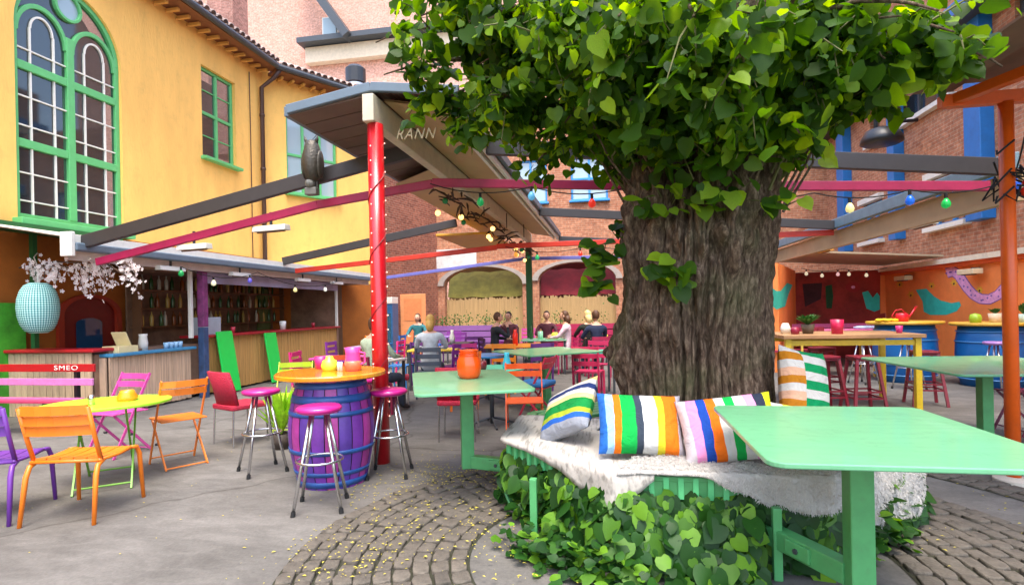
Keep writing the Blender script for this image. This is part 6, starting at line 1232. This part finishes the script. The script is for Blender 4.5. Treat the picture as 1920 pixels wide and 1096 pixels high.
jar('lime_pot', [(0, 0), (.07, 0), (.09, .07), (.07, .14), (.0, .16)], paint('98B828', .4), 'round lime pot on the drum table by the serpent mural', 'pot', (5.9, 10.5, 1.061)); plant('cactus in a pale pot on the drum table', (6.25, 10.6, 1.061), .1, DGR, 60, .1, .1, paint('DCC8A8', .6)); plant('second plant in a white-green pot at the orange post side', (6.6, 10.5, 1.061), .09, DGR, 60, .12, .2, paint('C8DCC8', .6))
# benches at the back of the shelter
def bench2(label, loc, L_, col, seatc):
    t_ = T('garden_bench', label, 'bench', loc, 0, 'painted benches under the shelter')
    for z, y, h, d in ((.45, 0, .04, .16), (.45, .18, .04, .16), (.7, .3, .12, .03), (.88, .31, .1, .03)): m = MB(); m.box((0, y, z), (L_, d, h)); part('slat', m, col if z > .5 else seatc, t_)
    for s in (-1, 1): m = MB(); m.box((s*(L_/2-.1), .28, .45), (.06, .06, .9)); m.box((s*(L_/2-.1), -.05, .22), (.06, .06, .44)); part('leg', m, col, t_)
bench2('pink slatted bench before the dark red mural', (5.1, 14.6, 0), 2.2, paint('E06098', .45), paint('C83A78', .45)); bench2('crimson slatted bench near the bird mural end panel', (3.6, 12.6, 0), 1.6, paint('8A1830', .45), paint('A82848', .45))
sq_table('yellow low table behind the tall table', (4.3, 12.2, 0), 0, 1.4, .7, .8, paint('E8C050', .35), paint('E8C050', .35)); sq_table('pink table with pale cloth below the dark mural', (5.2, 13.7, 0), 0, 1.9, .7, .85, paint('E878A8', .35))
m = MB()
for i in range(8): m.ball((rq.gauss(0, .3), rq.gauss(0, .1), .03), (.16, .1, .04), 8, 5)
solo('folded_cloths', m, pbr('cloth_pale', 'A8C0D8', .8, var=.4, scale=6), 'pale blue and lilac folded cloths on the pink table', 'cloth', (5.7, 13.6, .851), smooth=True)
for p, r_ in (((3.98, 6.7, 2.6), 0),):
    pass
# wine folding frame by the orange post
fold_chair('5A1838', 'wine red folding chair beside the orange post', (4.35, 6.9, 0), R(95))
for lb, y in (('pale floodlight on the mural ledge near the turquoise bird', 14.6), ('pale floodlight on the mural ledge above the serpent', 12.1)):
    t_ = T('wall_light', lb, 'light', (6.72, y, 1.98)); m = MB(); m.box((0, 0, 0), (.18, .5, .1)); part('housing', m, pbr('cream_light', 'DCC8A0', .5), t_, bev=.01); m = MB(); m.box((.1, 0, .05), (.12, .06, .06)); part('bracket', m, DARK, t_); m = MB(); m.box((-.02, 0, -.055), (.1, .3, .02)); part('lens', m, DARK, t_)

# ================= people =================
SKIN = pbr('skin', 'D8A488', .55, var=.06)
def person(label, loc, rz, top, legs, hair, hl=.0, arm='table', lean=0.0, h=1.0):
    t_ = T('person', label, 'person', loc, rz)
    V_ = []; E_ = []; Rr = []
    def add(p, r, par=None):
        V_.append(p); Rr.append(r if isinstance(r, tuple) else (r, r)); 
        if par is not None: E_.append((par, len(V_)-1))
        return len(V_)-1
    pe = add((0, 0, .52), (.15, .12)); s1 = add((0, .01+lean*.15, .70), (.135, .1), pe); s2 = add((0, .0+lean*.32, .90), (.155, .105), s1); ch = add((0, .01+lean*.42, 1.03), (.14, .09), s2); nk = add((0, .03+lean*.5, 1.12), (.055, .055), ch); hd = add((0, .045+lean*.52, 1.17), (.055, .06), nk)
    hands = []
    for s in (-1, 1):
        hp = add((s*.1, .04, .5), .1, pe); kn = add((s*.13, .44, .5), .072, hp); an = add((s*.13, .42, .11), .045, kn); add((s*.135, .47, .06), .042, an); add((s*.14, .6, .035), .03, len(V_)-1)
        sh = add((s*.19, .01+lean*.42, 1.02), .062, ch)
        if arm == 'table' or (arm == 'face' and s < 0): el = (s*.26, .16+lean*.3, .82); wr = (s*.14, .38, .8)
        elif arm == 'face': el = (s*.25, .24+lean*.3, .85); wr = (s*.08, .24+lean*.5, 1.08)
        else: el = (s*.25, .1, .78); wr = (s*.1, .28, .62)
        e = add(el, .044, sh); w = add(wr, .028, e); d = (V(*wr)-V(*el)).normalized(); add(tuple(V(*wr)+d*.07), (.036, .018), w); hands.append((V(*wr)+d*.07, d, s))
    me = bpy.data.meshes.new('b'); me.from_pydata(V_, E_, []); o = bpy.data.objects.new('b', me); COL.objects.link(o); sk_ = o.modifiers.new('s', 'SKIN'); sk_.use_smooth_shade = True
    for v, r in zip(me.skin_vertices[0].data, Rr): v.radius = r
    me.skin_vertices[0].data[0].use_root = True; sb = o.modifiers.new('u', 'SUBSURF'); sb.levels = 1; sb.render_levels = 1
    dg = bpy.context.evaluated_depsgraph_get(); bm = bpy.data.meshes.new_from_object(o.evaluated_get(dg)); bpy.data.objects.remove(o)
    m = MB(); wy = {}
    for f in bm.polygons:
        c = f.center; mi = 1
        if c.z > 1.085 and abs(c.x) < .1: mi = 0
        elif c.z < .09: mi = 3
        elif c.z < .585 and (c.y > .02 or c.z < .5): mi = 2
        for hp, d, s in hands:
            if (c-hp+d*.02).length < .075: mi = 0
        m.f.append(tuple(f.vertices)); m.m.append(mi)
    m.v = [tuple(v.co) for v in bm.vertices]; hy = .055+lean*.55; hc = V(0, hy, 1.27)
    # head: skull, jaw, nose, ears, eyes, mouth joined to the same body mesh
    k0 = len(m.v); m.ball(hc, (.07, .087, .108), 14, 11, 0)
    for i in range(k0, len(m.v)):
        x, y, z = m.v[i]; dz = (z-hc.z)/.115
        if dz < -.1: x *= 1+.28*(dz+.1); y = hy+(y-hy)*(1+.12*(dz+.1))+.012*(-dz)
        m.v[i] = (x, y, z)
    m.tube([(0, hy+.085, hc.z+.02), (0, hy+.108, hc.z-.02), (0, hy+.092, hc.z-.03)], [.008, .015, .009], 6, mi=0)
    for s in (-1, 1): m.ball((s*.076, hy-.005, hc.z-.005), (.012, .022, .032), 7, 5, 0); m.ball((s*.03, hy+.083, hc.z+.012), (.012, .008, .007), 6, 4, 4)
    m.box((0, hy+.088, hc.z-.055), (.045, .01, .009), mi=5)
    for hp, d, s in hands:
        x = d.cross(V(0, 0, 1)); x = x.normalized() if x.length > .1 else V(1, 0, 0); n = x.cross(d)
        for q in range(4): b0 = hp+x*(-.024+.016*q); l = (.062, .072, .066, .052)[q]; m.tube([b0-d*.02, b0+d*l*.5, b0+d*l*.9-n*.02], [.0095, .009, .006], 6, mi=0)
        m.tube([hp-d*.05+x*s*-.03, hp-d*.01+x*s*-.05, hp+d*.025+x*s*-.052], [.011, .01, .007], 6, mi=0)
    part('body', m, [SKIN, top, legs, pbr('shoe', '2A2420', .6), pbr('eye', '201814', .3), pbr('lips', 'A05A50', .5)], t_, smooth=True)
    g = MB(); g.ball(hc+V(0, -.016, .022), (.081, .092, .104), 14, 10); kk = []
    for i, (x, y, z) in enumerate(g.v):
        if y > hy+.04 and z < hc.z+.055: g.v[i] = (x*.86, hy+.02, z)
        elif z < hc.z-.02: g.v[i] = (x*1.0, y-.004, max(z, hc.z-.07)-hl*.6*(y < hy))
    if hl > .05: g.tube([(0, hy-.05, hc.z), (0, hy-.085, hc.z-.1), (0, hy-.08, hc.z-.1-hl)], [.075, .07, .03], 10)
    part('hair', g, hair, t_, smooth=True)
    t_.scale = (h, h, h); return t_
HB_ = pbr('hair_brown', '5A3A22', .6, var=.3, scale=30); HD = pbr('hair_dark', '241812', .5, var=.3, scale=30); HY = pbr('hair_blond', 'C0984E', .6, var=.2, scale=30); HW = pbr('hair_pale', 'D8C080', .6, var=.2, scale=30)
def cl(h): return pbr('cloth_'+h, h, .85, var=.2, scale=12, bump=.2, bscale=40)
person('man in dark jacket leaning on his hand at the orange-topped table', (-2.55, 11.75, 0), R(-62), cl('22282C'), cl('2A2C38'), HB_, arm='face', lean=.12)
person('woman in pink top and white cardigan at the pale green table', (-1.0, 12.45, 0), R(85), cl('DCC0C8'), cl('2A2C48'), HB_, .12, lean=.05)
person('dark-haired guest behind the woman in pink', (-1.62, 13.75, 0), R(180), cl('5A2A38'), cl('2A2C38'), HD, .02)
person('pale-blonde guest in black jacket seated by the trunk', (-.55, 12.55, 0), R(28), cl('1E2218'), cl('20242C'), HW, .1)
person('guest in navy jacket with back to the yard', (-.35, 11.75, 0), R(25), cl('26304C'), cl('26304C'), HB_, 0)
person('blonde guest in pale shirt on the dark grey chair', (-3.05, 9.05, 0), R(12), cl('C4CCD0'), cl('3A4450'), HY, .08)
person('guest in pale green shirt half hidden behind the red post', (-3.35, 7.42, 0), R(-20), cl('B8C8A8'), cl('2E3440'), HB_, .03)
person('guest with raised hand behind the man in the dark jacket', (-2.5, 13.4, 0), R(170), cl('6A3A40'), cl('2A2C38'), HD, arm='face')
person('guest in teal top at the far lilac table', (-5.2, 14.45, 0), R(180), cl('2A6A70'), cl('2A2C38'), HB_, .1)
